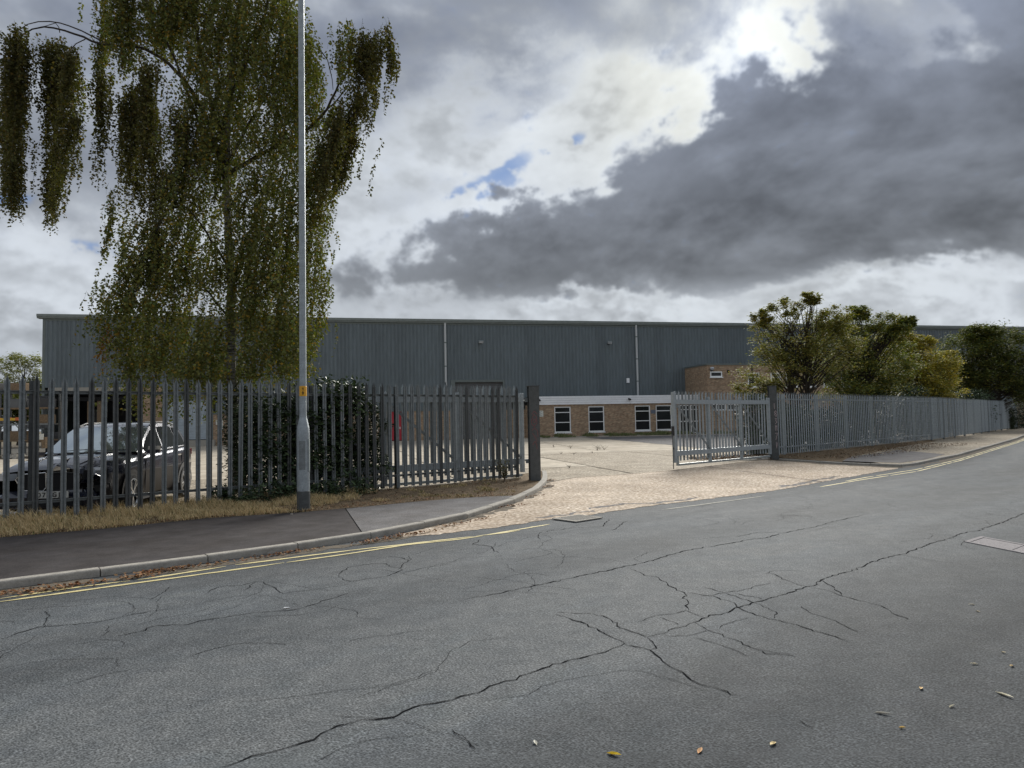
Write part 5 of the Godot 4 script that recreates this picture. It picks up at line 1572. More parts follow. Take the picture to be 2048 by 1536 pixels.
func build_trees() -> void:
	var olive := [Color(0.090, 0.092, 0.034), Color(0.118, 0.112, 0.038), Color(0.066, 0.072, 0.030), Color(0.135, 0.108, 0.032)]
	var green := [Color(0.066, 0.080, 0.030), Color(0.088, 0.098, 0.034), Color(0.052, 0.062, 0.028), Color(0.15, 0.125, 0.03)]
	var yellow := [Color(0.17, 0.138, 0.026), Color(0.205, 0.158, 0.03), Color(0.125, 0.118, 0.032), Color(0.095, 0.102, 0.032), Color(0.15, 0.115, 0.026), Color(0.11, 0.11, 0.034)]
	var dark := [Color(0.045, 0.055, 0.02), Color(0.06, 0.07, 0.024), Color(0.038, 0.045, 0.018), Color(0.085, 0.075, 0.02)]
	tree("small_tree", "thin olive green tree with two slender trunks beside the right gate post", Vector3(13.47, 0, -33), [[-0.22, -1.1, 5.8, 0.10], [0.22, 0.35, 6.4, 0.11]],
		[[-1.3, 3.5, 0, 1.6, 0.8, 1.3], [0.1, 5.6, 0, 1.7, 1.1, 1.3], [-2.2, 2.9, 0.2, 1.0, 0.6, 0.8], [1.1, 4.4, 0.2, 1.3, 1.1, 1.1], [-0.5, 6.6, 0, 0.8, 0.5, 0.7], [1.6, 6.0, 0, 0.8, 0.6, 0.7], [-1.5, 5.2, 0, 0.9, 0.9, 0.8], [0.3, 4.3, -0.3, 1.6, 1.6, 1.2], [-1.7, 6.1, 0, 0.45, 0.45, 0.4], [0.5, 7.0, 0, 0.5, 0.35, 0.4], [1.9, 4.6, 0, 0.9, 1.2, 0.8], [-0.6, 4.4, 0.3, 1.2, 1.0, 0.9]], olive, 230, 58, 0.125, 101)
	tree("bushy_tree", "dark green bushy tree between the olive tree and the yellow one", Vector3(18.46, 0, -38), [[-0.2, -0.4, 6.0, 0.13], [0.35, 0.9, 6.2, 0.12]],
		[[-0.9, 4.2, 0, 1.4, 1.6, 1.2], [0.4, 5.6, 0, 1.6, 1.3, 1.2], [-0.3, 2.8, 0.2, 1.8, 1.0, 1.3], [1.6, 6.4, 0, 1.2, 0.6, 0.9], [-1.2, 6.3, 0, 0.8, 0.7, 0.8], [2.3, 5.9, 0, 0.8, 0.5, 0.7], [1.4, 4.0, 0, 1.2, 1.4, 1.0], [0.3, 7.0, 0, 0.7, 0.4, 0.6], [2.9, 6.5, 0, 0.4, 0.3, 0.4], [-1.9, 4.6, 0, 0.9, 1.3, 0.8], [2.4, 4.4, 0, 1.0, 1.3, 0.9], [0.6, 3.2, 0.4, 1.8, 1.0, 1.0]], green, 290, 76, 0.13, 102)
	tree("yellow_tree", "yellowing autumn tree behind the middle of the right fence", Vector3(25.9, 0, -46), [[-0.3, -0.8, 5.2, 0.11], [0.2, 0.4, 5.6, 0.12], [0.5, 1.7, 4.4, 0.09]],
		[[-0.5, 4.8, 0, 1.8, 1.6, 1.4], [1.3, 4.2, 0.0, 1.6, 1.5, 1.3], [2.0, 2.9, 0.0, 1.3, 0.9, 1.0], [0.2, 3.0, 0.0, 1.7, 1.2, 1.3], [-0.9, 6.2, 0, 1.1, 0.8, 0.9], [2.3, 4.8, 0, 0.8, 1.0, 0.7], [-1.7, 3.4, 0, 1.2, 1.1, 1.0], [0.6, 6.0, 0, 1.0, 0.6, 0.8], [-2.5, 4.6, 0, 1.0, 1.3, 0.9], [0.6, 4.0, 0.4, 1.8, 1.4, 1.0]], yellow, 300, 80, 0.135, 103)
	tree("spreading_tree", "dark spreading tree standing behind the far right fence", Vector3(38.45, 0, -58), [[-0.4, -1.6, 7.0, 0.20], [0.2, 0.9, 7.6, 0.24], [0.5, 3.0, 6.4, 0.16]],
		[[-1.3, 6.2, 0, 2.3, 1.8, 1.9], [1.2, 6.9, 0, 2.4, 1.6, 1.9], [3.1, 5.2, 0, 2.2, 1.6, 1.8], [0.4, 4.6, 0.3, 2.6, 1.4, 2.0], [-1.9, 4.4, 0, 1.4, 1.3, 1.2], [3.4, 3.4, 0, 1.8, 1.2, 1.5], [0.2, 8.0, 0, 1.6, 0.7, 1.3]], dark, 420, 60, 0.2, 104)
	var far := [Color(0.09, 0.095, 0.04), Color(0.12, 0.115, 0.045), Color(0.075, 0.08, 0.035)]
	tree("far_tree", "grey green open tree beyond the left end of the warehouse", Vector3(-54.18, 0, -78), [[0, 0.6, 8.6, 0.22]],
		[[0.5, 8.7, 0, 2.3, 1.7, 1.8], [-2.2, 7.8, 0, 1.7, 1.9, 1.5], [1.9, 6.2, 0, 1.1, 1.6, 1.1], [-0.5, 5.9, 0, 1.4, 0.8, 1.2], [-2.8, 5.2, 0, 1.4, 1.2, 1.2], [1.2, 4.5, 0, 1.3, 1.0, 1.2]], far, 190, 40, 0.26, 105)
	tree("far_tree", "dark low tree at the left edge behind the storage racks", Vector3(-51.18, 0, -70), [[0, -0.4, 5.0, 0.2]],
		[[0, 4.6, 0, 2.6, 1.6, 1.9], [1.8, 3.6, 0, 2.0, 1.3, 1.6], [-1.5, 3.0, 0, 2.4, 1.6, 1.6]], dark, 220, 50, 0.24, 106)
	tree("far_tree", "pale far off tree low behind the left storage racks", Vector3(-76.43, 0, -120), [[0, 0.2, 6.0, 0.25]], [[-3, 5, 0, 4, 2.4, 2], [2, 4, 0, 4, 2.2, 2]], far, 160, 40, 0.4, 107)

func bush(called: String, label: String, at: Vector3, turn: float, half: Vector3, n: int, size: float, cols: Array, m: String, seed_: int, cat := "shrub", group := "") -> Node3D:
	rng.seed = seed_
	var b := thing(called, label, cat, at, turn, group)
	var lv := MB.new()
	lv.tinted = true
	var bumps := noise(seed_, 0.9, 3)
	for i in int(n * 2.3):
		var u := Vector3(rng.randfn(), rng.randfn(), rng.randfn()).normalized()
		var r: float = pow(rng.randf(), 0.33)
		# squarish clipped body with a bumpy face
		var s := 1.0 / maxf(maxf(absf(u.x), absf(u.y)), absf(u.z))
		u *= lerpf(1.0, s, 0.55)
		var p := Vector3(u.x * half.x, (u.y + 1.0) * half.y, u.z * half.z) * 1.0
		p = Vector3(p.x * r, half.y + (p.y - half.y) * r, p.z * r)
		var bmp := bumps.get_noise_3dv(p * 1.6)
		p += Vector3(u.x, u.y, u.z) * bmp * 0.45
		if p.y < 0.02: p.y = rng.randf() * 0.15
		var a := rng.randf() * TAU
		var out := (Vector3(cos(a), rng.randf_range(-0.7, 0.5), sin(a)) + u.normalized() * 0.7).normalized()
		var acr := out.cross(Vector3(rng.randf_range(-1, 1), 1, rng.randf_range(-1, 1))).normalized()
		var l := size * rng.randf_range(0.6, 1.25)
		var c: Color = cols[rng.randi() % cols.size()]
		lv.leaf(p, out, acr, l, l * 0.24, c * rng.randf_range(0.65, 1.3))
	stuff(part("leaves", lv, M[m], b))
	var st := MB.new()
	for k in 14:
		var e := Vector3(rng.randf_range(-1, 1) * half.x * 0.8, half.y * rng.randf_range(0.9, 1.8), rng.randf_range(-1, 1) * half.z * 0.7)
		st.tube(PackedVector3Array([Vector3(e.x * 0.3, -0.05, e.z * 0.3), e * Vector3(0.6, 0.5, 0.6), e]), PackedFloat32Array([0.025, 0.016, 0.005]), 4, false)
	stuff(part("stems", st, M.dark_bark, b))
	return b

func build_bushes() -> void:
	var laurel := [Color(0.042, 0.064, 0.032), Color(0.058, 0.086, 0.04), Color(0.03, 0.046, 0.024), Color(0.085, 0.115, 0.055)]
	var ivy := [Color(0.035, 0.05, 0.022), Color(0.05, 0.065, 0.025), Color(0.025, 0.036, 0.018)]
	bush("laurel_bush", "large dark laurel bush growing through the left fence beside the lamp column", Vector3(-4.45, 0.1, -14.62), 0.69, Vector3(1.1, 1.05, 0.56), 9500, 0.10, laurel, "laurel_leaf", 201)
	bush("laurel_bush", "square topped end of the laurel against the fence, right of the lamp column", Vector3(-3.40, 0.1, -15.62), 0.69, Vector3(0.58, 1.02, 0.42), 4200, 0.09, laurel, "laurel_leaf", 202)
	bush("laurel_bush", "loose laurel spray rising above the fence spikes behind the lamp column", Vector3(-3.62, 1.75, -15.1), 0.69, Vector3(0.5, 0.42, 0.35), 900, 0.10, [Color(0.05, 0.075, 0.03), Color(0.07, 0.1, 0.04)], "laurel_leaf", 203)
	bush("ivy_clump", "ivy crept up the birch trunk and over the fence left of the laurel", Vector3(-5.75, 0.1, -15.2), 0.69, Vector3(0.42, 1.2, 0.4), 2600, 0.08, ivy, "laurel_leaf", 204)
	bush("bramble", "low dark bramble spilling under the fence at the foot of the laurel", Vector3(-4.2, 0.08, -13.9), 0.69, Vector3(1.5, 0.13, 0.22), 1500, 0.08, laurel, "laurel_leaf", 205)
	bush("bramble", "small bramble sprig at the fence foot left of the laurel", Vector3(-5.45, 0.08, -13.35), 0.69, Vector3(0.3, 0.22, 0.2), 260, 0.08, laurel, "laurel_leaf", 206)
	# hedge masses behind the right fence
	var spots := [[Vector3(9.99, 0, -29), 0.7, Vector3(0.9, 1.2, 0.6), "dark bush behind the hinge end of the right gate leaf"], [Vector3(11.85, 0, -30.5), 0.75, Vector3(1.5, 1.0, 0.6), "dark hedge directly behind the first bay of the right fence"],
		[Vector3(14.48, 0, -33.5), 0.75, Vector3(1.8, 0.95, 0.7), "dark hedge behind the right fence under the olive tree"], [Vector3(17.08, 0, -36), 0.75, Vector3(1.7, 1.05, 0.8), "dark hedge behind the right fence under the bushy tree"],
		[Vector3(19.77, 0, -38), 0.75, Vector3(1.7, 1.42, 0.8), "deep green hedge rising above the right fence below the yellow tree"], [Vector3(23.25, 0, -41.5), 0.8, Vector3(1.9, 1.6, 0.9), "tall deep green hedge top left of the light green hedge"]]
	for i in spots.size():
		bush("hedge", spots[i][3], spots[i][0], spots[i][1], spots[i][2], 3000, 0.13, laurel, "laurel_leaf", 220 + i, "hedge", "hedges behind the right fence")
	bush("hedge", "light green hedge top above the fence below the spreading tree", Vector3(27.85, 0, -47), 0.8, Vector3(2.6, 1.65, 0.9), 4200, 0.15, [Color(0.075, 0.10, 0.035), Color(0.06, 0.085, 0.03), Color(0.1, 0.115, 0.04)], "laurel_leaf", 231, "hedge", "hedges behind the right fence")
	bush("hedge", "dark scrub behind the far right fence under the spreading tree", Vector3(34.93, 0, -54), 0.8, Vector3(3.6, 1.6, 1.2), 3600, 0.18, laurel, "laurel_leaf", 232, "hedge", "hedges behind the right fence")
	bush("ivy_clump", "ivy climbing the last panels at the far end of the right fence", Vector3(42.06, 0, -60), 0.85, Vector3(1.4, 0.9, 0.35), 1400, 0.13, ivy, "laurel_leaf", 233)
	bush("shrub", "dark shrub closing the far end of the right fence", Vector3(45.93, 0, -63), 0.85, Vector3(2.2, 1.6, 1.2), 3200, 0.16, laurel, "laurel_leaf", 234)
	# dry grass and fallen leaves of the verge
	rng.seed = 300
	var g := MB.new()
	g.tinted = true
	var vl := PackedVector2Array([VERGE_LEFT[0] + Vector2(-2.78, 2.31) * 1.2]) + VERGE_LEFT
	var dl := Vector3(FENCE_L[1] - FENCE_L[0]).normalized()
	var n0: Vector3 = FENCE_L[0] - dl * 3.4
	var back := PackedVector2Array([Vector2(n0.x, n0.z) + Vector2(-0.3, -0.4), Vector2(FENCE_L[0].x - 0.2, FENCE_L[0].z - 0.25), Vector2(FENCE_L[1].x - 0.1, FENCE_L[1].z - 0.1)])
	var patchy := noise(301, 0.7, 3)
	var lv := length_of(vl)
	var lb := length_of(back)
	for i in 62000:
		var f := pow(rng.randf(), 0.85)
		var t := rng.randf()
		var p := point_at(vl, f * lv).lerp(point_at(back, f * lb), t)
		var lush := smoothstep(0.76, 0.60, f)   # long straw towards the left, thin tufts to the right
		var tuft := patchy.get_noise_2d(p.x * 1.4, p.y * 1.4)
		if tuft < -0.30 and rng.randf() < 0.8:
			continue
		if lush < 0.5 and tuft < 0.16 + 0.1 * (1.0 - lush):
			continue
		if rng.randf() > 0.35 + 0.65 * lush + maxf(tuft, 0.0):
			continue
		var h := rng.randf_range(0.05, 0.16) * (0.55 + 0.65 * lush) * (1.0 + tuft * 0.8) * (0.6 + 0.6 * t)
		var a := rng.randf() * TAU
		var w := Vector3(cos(a), 0, sin(a)) * rng.randf_range(0.0022, 0.005)
		var bend := Vector3(rng.randfn(-0.2, 0.45), 0, rng.randfn(0.05, 0.35)) * h
		var y0 := 0.06 + 0.06 * t
		var c := Color(0.66, 0.53, 0.31).lerp(Color(0.42, 0.30, 0.15), rng.randf())
		if rng.randf() < 0.14: c = Color(0.13, 0.14, 0.05)
		if f > 0.8 and rng.randf() < 0.4: c = Color(0.12, 0.13, 0.04)
		g.col = c * rng.randf_range(0.9, 1.4)
		var b0 := Vector3(p.x, y0, p.y)
		var m := b0 + bend * 0.35 + Vector3.UP * h * 0.6
		g.quad(b0 - w, b0 + w, m + w * 0.7, m - w * 0.7)
		g.tri(m - w * 0.7, m + w * 0.7, b0 + bend + Vector3.UP * h * 0.92)
	var go := part("dry_grass", g, M.dry_leaf)
	stuff(tag(go, "dry straw coloured grass along the foot of the left fence", "grass"))
	var litter := MB.new()
	litter.tinted = true
	var heaps := [-4.946, -6.894, -4.75, -6.958, -4.573, -6.984, -4.461, -7.036, -4.388, -7.156, -3.99, -7.434, -3.96, -7.574, -3.842, -7.761, -3.797, -7.834, -3.753, -7.856, -3.386, -8.09, -2.921, -8.544, -2.642, -8.805, -1.895, -9.362, -1.738, -9.577, -1.573, -9.803, -1.329, -10.031, -0.934, -10.736, -0.549, -11.328, -0.081, -12.954, 0.318, -14.482, 0.717, -16.568, 0.899, -18.317]
	for i in 1500:
		var k := rng.randi() % (heaps.size() / 2)
		var y := 0.004 + 0.02 * rng.randf()
		var p := Vector2(heaps[k * 2], heaps[k * 2 + 1]) + Vector2(rng.randfn(0, 0.16), rng.randfn(0, 0.16)).project(Vector2(0.77, -0.64)) + Vector2(rng.randfn(0, 0.04), rng.randfn(0, 0.04))
		if k < 4: p += Vector2(0.02, 0.03)
		elif k > 12: y += 0.006
		var a := rng.randf() * TAU
		var out := Vector3(cos(a), rng.randf_range(0.0, 0.6), sin(a)).normalized()
		var acr := out.cross(Vector3(rng.randf_range(-0.5, 0.5), 1, rng.randf_range(-0.5, 0.5))).normalized()
		var l := rng.randf_range(0.02, 0.055)
		litter.leaf(Vector3(p.x, y, p.y), out, acr, l, l * 0.32, Color(0.22, 0.085, 0.035).lerp(Color(0.30, 0.20, 0.11), rng.randf()) * rng.randf_range(0.5, 1.2))
	for i in 4200:
		var f := rng.randf()
		var t := pow(rng.randf(), 1.6)
		if f < 0.62 and t > 0.1: continue
		var p := point_at(vl, f * lv).lerp(point_at(back, f * lb), t)
		var a := rng.randf() * TAU
		var out := Vector3(cos(a), rng.randf_range(0.0, 0.7), sin(a)).normalized()
		var acr := out.cross(Vector3(rng.randf_range(-0.6, 0.6), 1, rng.randf_range(-0.6, 0.6))).normalized()
		var l := rng.randf_range(0.02, 0.05)
		litter.leaf(Vector3(p.x, 0.078 + 0.055 * t, p.y), out, acr, l, l * 0.35, Color(0.20, 0.085, 0.04).lerp(Color(0.32, 0.23, 0.14), rng.randf()) * rng.randf_range(0.45, 1.2))
	for i in 2600:
		var p := Vector2(9.3, -25.2).lerp(Vector2(19.5, -34.6), rng.randf()) + Vector2(0.7, 0.72) * rng.randf_range(-0.4, 2.6)
		var a := rng.randf() * TAU
		var out := Vector3(cos(a), rng.randf_range(0.0, 0.7), sin(a)).normalized()
		var acr := out.cross(Vector3(rng.randf_range(-0.6, 0.6), 1, rng.randf_range(-0.6, 0.6))).normalized()
		var l := rng.randf_range(0.03, 0.07)
		var c := Color(0.13, 0.075, 0.04).lerp(Color(0.24, 0.17, 0.10), rng.randf())
		if rng.randf() < 0.08: c = Color(0.42, 0.37, 0.28)
		litter.leaf(Vector3(p.x, 0.1, p.y), out, acr, l, l * 0.4, c * rng.randf_range(0.5, 1.2))
	for i in 1800:
		var p := Vector2(5.6, -25.5).lerp(Vector2(9.4, -27.4), rng.randf()) + Vector2(rng.randfn(0, 0.8), rng.randfn(0, 0.8))
		if p.x < 6.6 or p.y > -25.2 - (9.2 - p.x) * 0.2: continue
		var a := rng.randf() * TAU
		var out := Vector3(cos(a), rng.randf_range(0.0, 0.7), sin(a)).normalized()
		var acr := out.cross(Vector3(rng.randf_range(-0.6, 0.6), 1, rng.randf_range(-0.6, 0.6))).normalized()
		litter.leaf(Vector3(p.x, 0.02, p.y), out, acr, 0.08, 0.035, Color(0.16, 0.10, 0.06).lerp(Color(0.4, 0.34, 0.26), rng.randf() * rng.randf()))
	stuff(tag(part("leaf_litter", litter, M.dry_leaf), "brown fallen leaves gathered along kerbs and under the fences", "leaves"))
	# weeds at the foot of the office wall and in the yard joints
	var wd := MB.new()
	wd.tinted = true
	for i in 5200:
		var u := rng.randf_range(40.0, 62.0)
		var dense := patchy.get_noise_2d(u * 0.9, 3.0)
		if dense < -0.12: continue
		var n := 2.5 + (rng.randf_range(1.05, 1.5) if i % 3 == 0 else rng.randf_range(0.02, 0.3))
		if u > 56.5: n += 2.0
		var p := wall_point(u, n)
		var h := rng.randf_range(0.1, 0.42) * (0.8 + dense)
		var out := Vector3(rng.randfn(0, 0.5), 1.0, rng.randfn(0, 0.5)).normalized()
		wd.leaf(Vector3(p.x, 0.03, p.y), out, Vector3(1, 0, 0), h, 0.035, Color(0.10, 0.135, 0.055).lerp(Color(0.2, 0.2, 0.1), rng.randf()))
	stuff(tag(part("weeds", wd, M.dry_leaf), "strip of green weeds along the foot of the brick office wall", "weeds"))

func weed(label: String, at: Vector3, h: float, n: int, cols: Array, spread := 0.35, group := "") -> void:
	var w := thing("weed", label, "weed", at, 0.0, group)
	var st := MB.new()
	var lv := MB.new()
	lv.tinted = true
	for k in n:
		var e := Vector3(rng.randfn(0, spread), rng.randf_range(0.6, 1.0), rng.randfn(0, spread)) * h
		st.tube(PackedVector3Array([Vector3.ZERO, e * Vector3(0.4, 0.55, 0.4), e]), PackedFloat32Array([0.004, 0.003, 0.0015]), 3, false)
		for j in 16:
			var f := rng.randf_range(0.15, 1.0)
			var a := rng.randf() * TAU
			var out := Vector3(cos(a), 0.6, sin(a)).normalized()
			lv.leaf(e * f, out, out.cross(Vector3.UP).normalized(), h * 0.16 * (1.2 - f * 0.6), h * 0.025, cols[rng.randi() % cols.size()] * rng.randf_range(0.7, 1.2))
	part("stems", st, M.twig, w)
	stuff(part("leaves", lv, M.dry_leaf, w))

# ------------------------------------------------------------------ the damaged car
func loft(mb: MB, rows: Array, flip := false) -> void:   # smooth skin over rows of equal length
	var nr := rows.size()
	var nc: int = rows[0].size()
	var ns := []
	for i in nr:
		var line := []
		for j in nc:
			var du: Vector3 = rows[mini(i + 1, nr - 1)][j] - rows[maxi(i - 1, 0)][j]
			var dv: Vector3 = rows[i][mini(j + 1, nc - 1)] - rows[i][maxi(j - 1, 0)]
			var nn := du.cross(dv)
			if nn.length() < 1e-9:
				nn = Vector3.UP
			line.append(nn.normalized() * (-1.0 if flip else 1.0))
		ns.append(line)
	for i in nr - 1:
		for j in nc - 1:
			if flip:
				mb.smooth(rows[i][j], rows[i][j + 1], rows[i + 1][j + 1], rows[i + 1][j], ns[i][j], ns[i][j + 1], ns[i + 1][j + 1], ns[i + 1][j])
			else:
				mb.smooth(rows[i][j], rows[i + 1][j], rows[i + 1][j + 1], rows[i][j + 1], ns[i][j], ns[i + 1][j], ns[i + 1][j + 1], ns[i][j + 1])

func interp(table: Array, z: float) -> Array:   # rows of [z, values...] sorted by z
	for i in table.size() - 1:
		if z <= table[i + 1][0] or i == table.size() - 2:
			var f: float = clampf((z - table[i][0]) / (table[i + 1][0] - table[i][0]), 0, 1)
			var r := []
			for k in table[i].size():
				r.append(lerpf(table[i][k], table[i + 1][k], f))
			return r
	return table[0]

# along the car: z, half width, shoulder height, top height
const CAR := [[-2.2, 0.70, 0.96, 1.02], [-2.08, 0.82, 1.05, 1.08], [-1.7, 0.89, 1.075, 1.10], [-1.35, 0.915, 1.075, 1.1], [-0.6, 0.915, 1.05, 1.08], [0.2, 0.915, 1.02, 1.06], [0.75, 0.912, 1.0, 1.075], [0.95, 0.91, 0.985, 1.065], [1.35, 0.905, 0.96, 1.04], [1.75, 0.90, 0.91, 0.99], [2.02, 0.885, 0.85, 0.925], [2.16, 0.855, 0.79, 0.86], [2.25, 0.78, 0.70, 0.78]]

func car_section(z: float) -> Array:
	var c := interp(CAR, z)
	var w: float = c[1]; var sh: float = c[2]; var tp: float = c[3]
	var low := 0.26 if absf(z) < 1.9 else 0.30
	return [Vector3(w * 0.90, low, z), Vector3(w * 0.975, 0.42, z), Vector3(w * 0.985, 0.56, z), Vector3(w, 0.72, z), Vector3(w * 0.99, sh - 0.08, z), Vector3(w * 0.955, sh - 0.01, z), Vector3(w * 0.86, sh + (tp - sh) * 0.45, z), Vector3(w * 0.55, tp - 0.012, z), Vector3(0, tp, z)]

func build_car() -> void:
	rng.seed = 410
	var c := thing("car", "dark navy compact car with crushed front corner parked behind the left fence", "car", Vector3(-8.2, 0.0, -14.56), 0.11)
	c.scale = Vector3.ONE * 1.04
	# lower body, painted above and dusty below
	for s in [1.0, -1.0]:
		var body := MB.new()
		var low := MB.new()
		var up_rows := []
		var low_rows := []
		var z := -2.2
		while z < 2.251:
			var sec := car_section(z)
			for k in sec.size():
				var p: Vector3 = sec[k]
				# crushed corner on the car's own left
				if s > 0 and z > 1.55 and k > 2:
					var d := (z - 1.55) / 0.7
					p.x -= 0.16 * d * (1.0 if k < 6 else 0.5)
					p.y -= 0.07 * d * sin(k * 2.1 + z * 9.0)
					p.z -= 0.12 * d
				sec[k] = Vector3(p.x * s, p.y, p.z)
			up_rows.append(sec.slice(3))
			low_rows.append(sec.slice(0, 4))
			z += 0.0742
		loft(body, up_rows, s > 0)
		loft(low, low_rows, s > 0)
		part("body", body, M.car_paint, c)
		part("lower_body", low, M.car_paint_dusty, c)
	# bonnet creases catch the light
	for s in [1.0, -1.0]:
		var bonnet := MB.new()
		bonnet.tube(PackedVector3Array([Vector3(0.50 * s, 1.058, 1.0), Vector3(0.46 * s, 1.028, 1.45), Vector3(0.40 * s, 0.965, 1.85), Vector3(0.34 * s, 0.90, 2.1)]), PackedFloat32Array([0.012, 0.016, 0.018, 0.01]), 6, false)
		part("bonnet_crease", bonnet, M.car_paint, c)
	# greenhouse
	var roof := MB.new()
	var prof := [[0.86, 1.065, 0.80], [0.62, 1.20, 0.775], [0.34, 1.37, 0.735], [0.08, 1.50, 0.69], [-0.10, 1.555, 0.665], [-0.5, 1.595, 0.655], [-1.0, 1.595, 0.65], [-1.5, 1.55, 0.635], [-1.78, 1.49, 0.62], [-1.95, 1.30, 0.68], [-2.08, 1.09, 0.74]]
	var rows := []
	for q in prof:
		var line := []
		for k in 9:
			var t := -1.0 + k * 0.25
			line.append(Vector3(q[2] * t, q[1] + 0.035 * (1.0 - t * t) * (0.4 if q[1] < 1.2 else 1.0), q[0] + 0.09 * (1.0 - t * t) * (1.0 if q[0] > 0 else -0.4 if q[0] < -1.6 else 0.0)))
		rows.append(line)
	loft(roof, rows.slice(3, 9), false)
	part("roof", roof, M.car_paint, c)
	var ws := MB.new()
	loft(ws, rows.slice(0, 4), false)
	part("windscreen", ws, M.windscreen_glass, c)
	var rw := MB.new()
	loft(rw, rows.slice(8, 11), false)
	part("rear_window", rw, M.car_glass, c)
	for s in [1.0, -1.0]:
		var side := MB.new()
		var sr := []
		for q in prof:
			var b := interp(CAR, q[0])
			sr.append([Vector3(b[1] * 0.93 * s, b[2] + 0.015, q[0]), Vector3(lerpf(b[1] * 0.93, q[2], 0.5) * s, lerpf(b[2], q[1], 0.5), q[0]), Vector3(q[2] * s, q[1], q[0])])
		loft(side, sr, s > 0)
		part("side_frame", side, M.car_paint, c)
		# side glass set a little proud: front and rear door windows and quarter light
		for w in [[0.60, -0.28], [-0.36, -1.12], [-1.2, -1.66]]:
			var g := MB.new()
			var gr := []
			for k in 7:
				var z: float = lerpf(w[1], w[0], k / 6.0)
				var q := []
				for i in prof.size() - 1:
					if z <= prof[i][0] and z >= prof[i + 1][0]:
						var f: float = (prof[i][0] - z) / (prof[i][0] - prof[i + 1][0])
						q = [z, lerpf(prof[i][1], prof[i + 1][1], f), lerpf(prof[i][2], prof[i + 1][2], f)]
				var b := interp(CAR, z)
				var y0: float = b[2] + 0.05
				var y1: float = q[1] - 0.065
				if k == 6 and w[0] > 0.5: y1 = minf(y1, y0 + 0.06)
				if k == 0 and w[1] < -1.6: y1 = y0 + 0.16
				var line := []
				for j in 3:
					var f2 := j / 2.0
					var y := lerpf(y0, y1, f2)
					var fx := clampf((y - b[2]) / (q[1] - b[2]), 0, 1)
					line.append(Vector3((lerpf(b[1] * 0.93, q[2], fx) + 0.008) * s, y, z))
				gr.append(line)
			loft(g, gr, s < 0)
			part("side_window", g, M.car_glass, c)
		# chrome strip under the glass, roof rail, door seams and handles
		part("window_trim", MB.new().tube(PackedVector3Array([Vector3(0.862 * s, 1.045, 0.62), Vector3(0.868 * s, 1.065, -0.3), Vector3(0.866 * s, 1.09, -1.1), Vector3(0.84 * s, 1.12, -1.7)]), PackedFloat32Array([0.007, 0.007, 0.007, 0.006]), 5), M.black_plastic, c)
		part("roof_rail", MB.new().tube(PackedVector3Array([Vector3(0.655 * s, 1.56, -0.1), Vector3(0.64 * s, 1.615, -0.35), Vector3(0.635 * s, 1.62, -1.1), Vector3(0.62 * s, 1.56, -1.55)]), PackedFloat32Array([0.012, 0.016, 0.016, 0.012]), 6), M.black_plastic, c)
		var mir := part("wing_mirror", MB.new().xbox(Transform3D(Basis(Vector3.UP, 0.2 * s), Vector3(1.0 * s, 1.09, 0.55)), Vector3(0.2, 0.13, 0.1)).bar(Vector3(0.86 * s, 1.04, 0.56), Vector3(0.96 * s, 1.06, 0.56), 0.05, 0.05, Vector3.UP), M.car_paint, c)
		part("mirror_cap", MB.new().xbox(Transform3D(Basis(Vector3.UP, 0.2 * s), Vector3(1.0 * s, 1.125, 0.56)), Vector3(0.205, 0.07, 0.11)), M.chrome, mir)
		for z in [-0.12, -1.0]:
			part("door_handle", MB.new().xbox(Transform3D(Basis(), Vector3(0.915 * s, 0.93, z)), Vector3(0.03, 0.028, 0.19)), M.chrome, c)
		for z in [0.72, -0.32, -1.18]:
			part("door_seam", MB.new().bar(Vector3(0.9 * s, 0.34, z), Vector3(0.917 * s, 0.94, z), 0.012, 0.012), M.interior_dark, c)
		# wheels under dark arches
		for z in [1.35, -1.35]:
			var arch := MB.new()
			for k in 12:
				var a0 := PI * (k / 12.0) ; var a1 := PI * ((k + 1) / 12.0)
				var o := Vector3(0.922 * s, 0.34, z)
				var r0 := Vector3(0, sin(a0), cos(a0)); var r1 := Vector3(0, sin(a1), cos(a1))
				for pr in [[0.0, 0.375], [0.376, 0.43]]:
					var x := Vector3(0.004 * s if pr[0] > 0 else 0.0, 0, 0)
					if s > 0: arch.quad(o + x + r0 * pr[0], o + x + r1 * pr[0], o + x + r1 * pr[1], o + x + r0 * pr[1])
					else: arch.quad(o + x + r0 * pr[1], o + x + r1 * pr[1], o + x + r1 * pr[0], o + x + r0 * pr[0])
			part("wheel_arch", arch, M.black_plastic, c)
			var t := Transform3D(Basis(Vector3.BACK, -PI / 2 * s), Vector3(0.82 * s, 0.345, z))
			var wh := part("wheel", MB.new().lathe([Vector2(0.24, -0.09), Vector2(0.315, -0.09), Vector2(0.34, -0.07), Vector2(0.346, 0.0), Vector2(0.342, 0.08), Vector2(0.318, 0.122), Vector2(0.262, 0.125), Vector2(0.25, 0.10)], 28), M.tyre, c, t)
			var rim := MB.new().lathe([Vector2(0.252, 0.112), Vector2(0.262, 0.126), Vector2(0.245, 0.13), Vector2(0.232, 0.10)], 28)
			rim.lathe([Vector2(0.06, 0.10), Vector2(0.05, 0.118), Vector2(0.0, 0.12)], 12)
			for k in 5:
				for d in [-0.16, 0.16]:
					var a: float = TAU * k / 5.0 + d
					rim.bar(Vector3(cos(TAU * k / 5.0) * 0.04, 0.106, sin(TAU * k / 5.0) * 0.04), Vector3(cos(a) * 0.245, 0.112, sin(a) * 0.245), 0.026, 0.02, Vector3.UP)
			part("rim", rim, M.alloy, wh)
			part("brake", MB.new().lathe([Vector2(0.23, 0.03), Vector2(0.0, 0.031)], 16), M.interior_grey, wh)
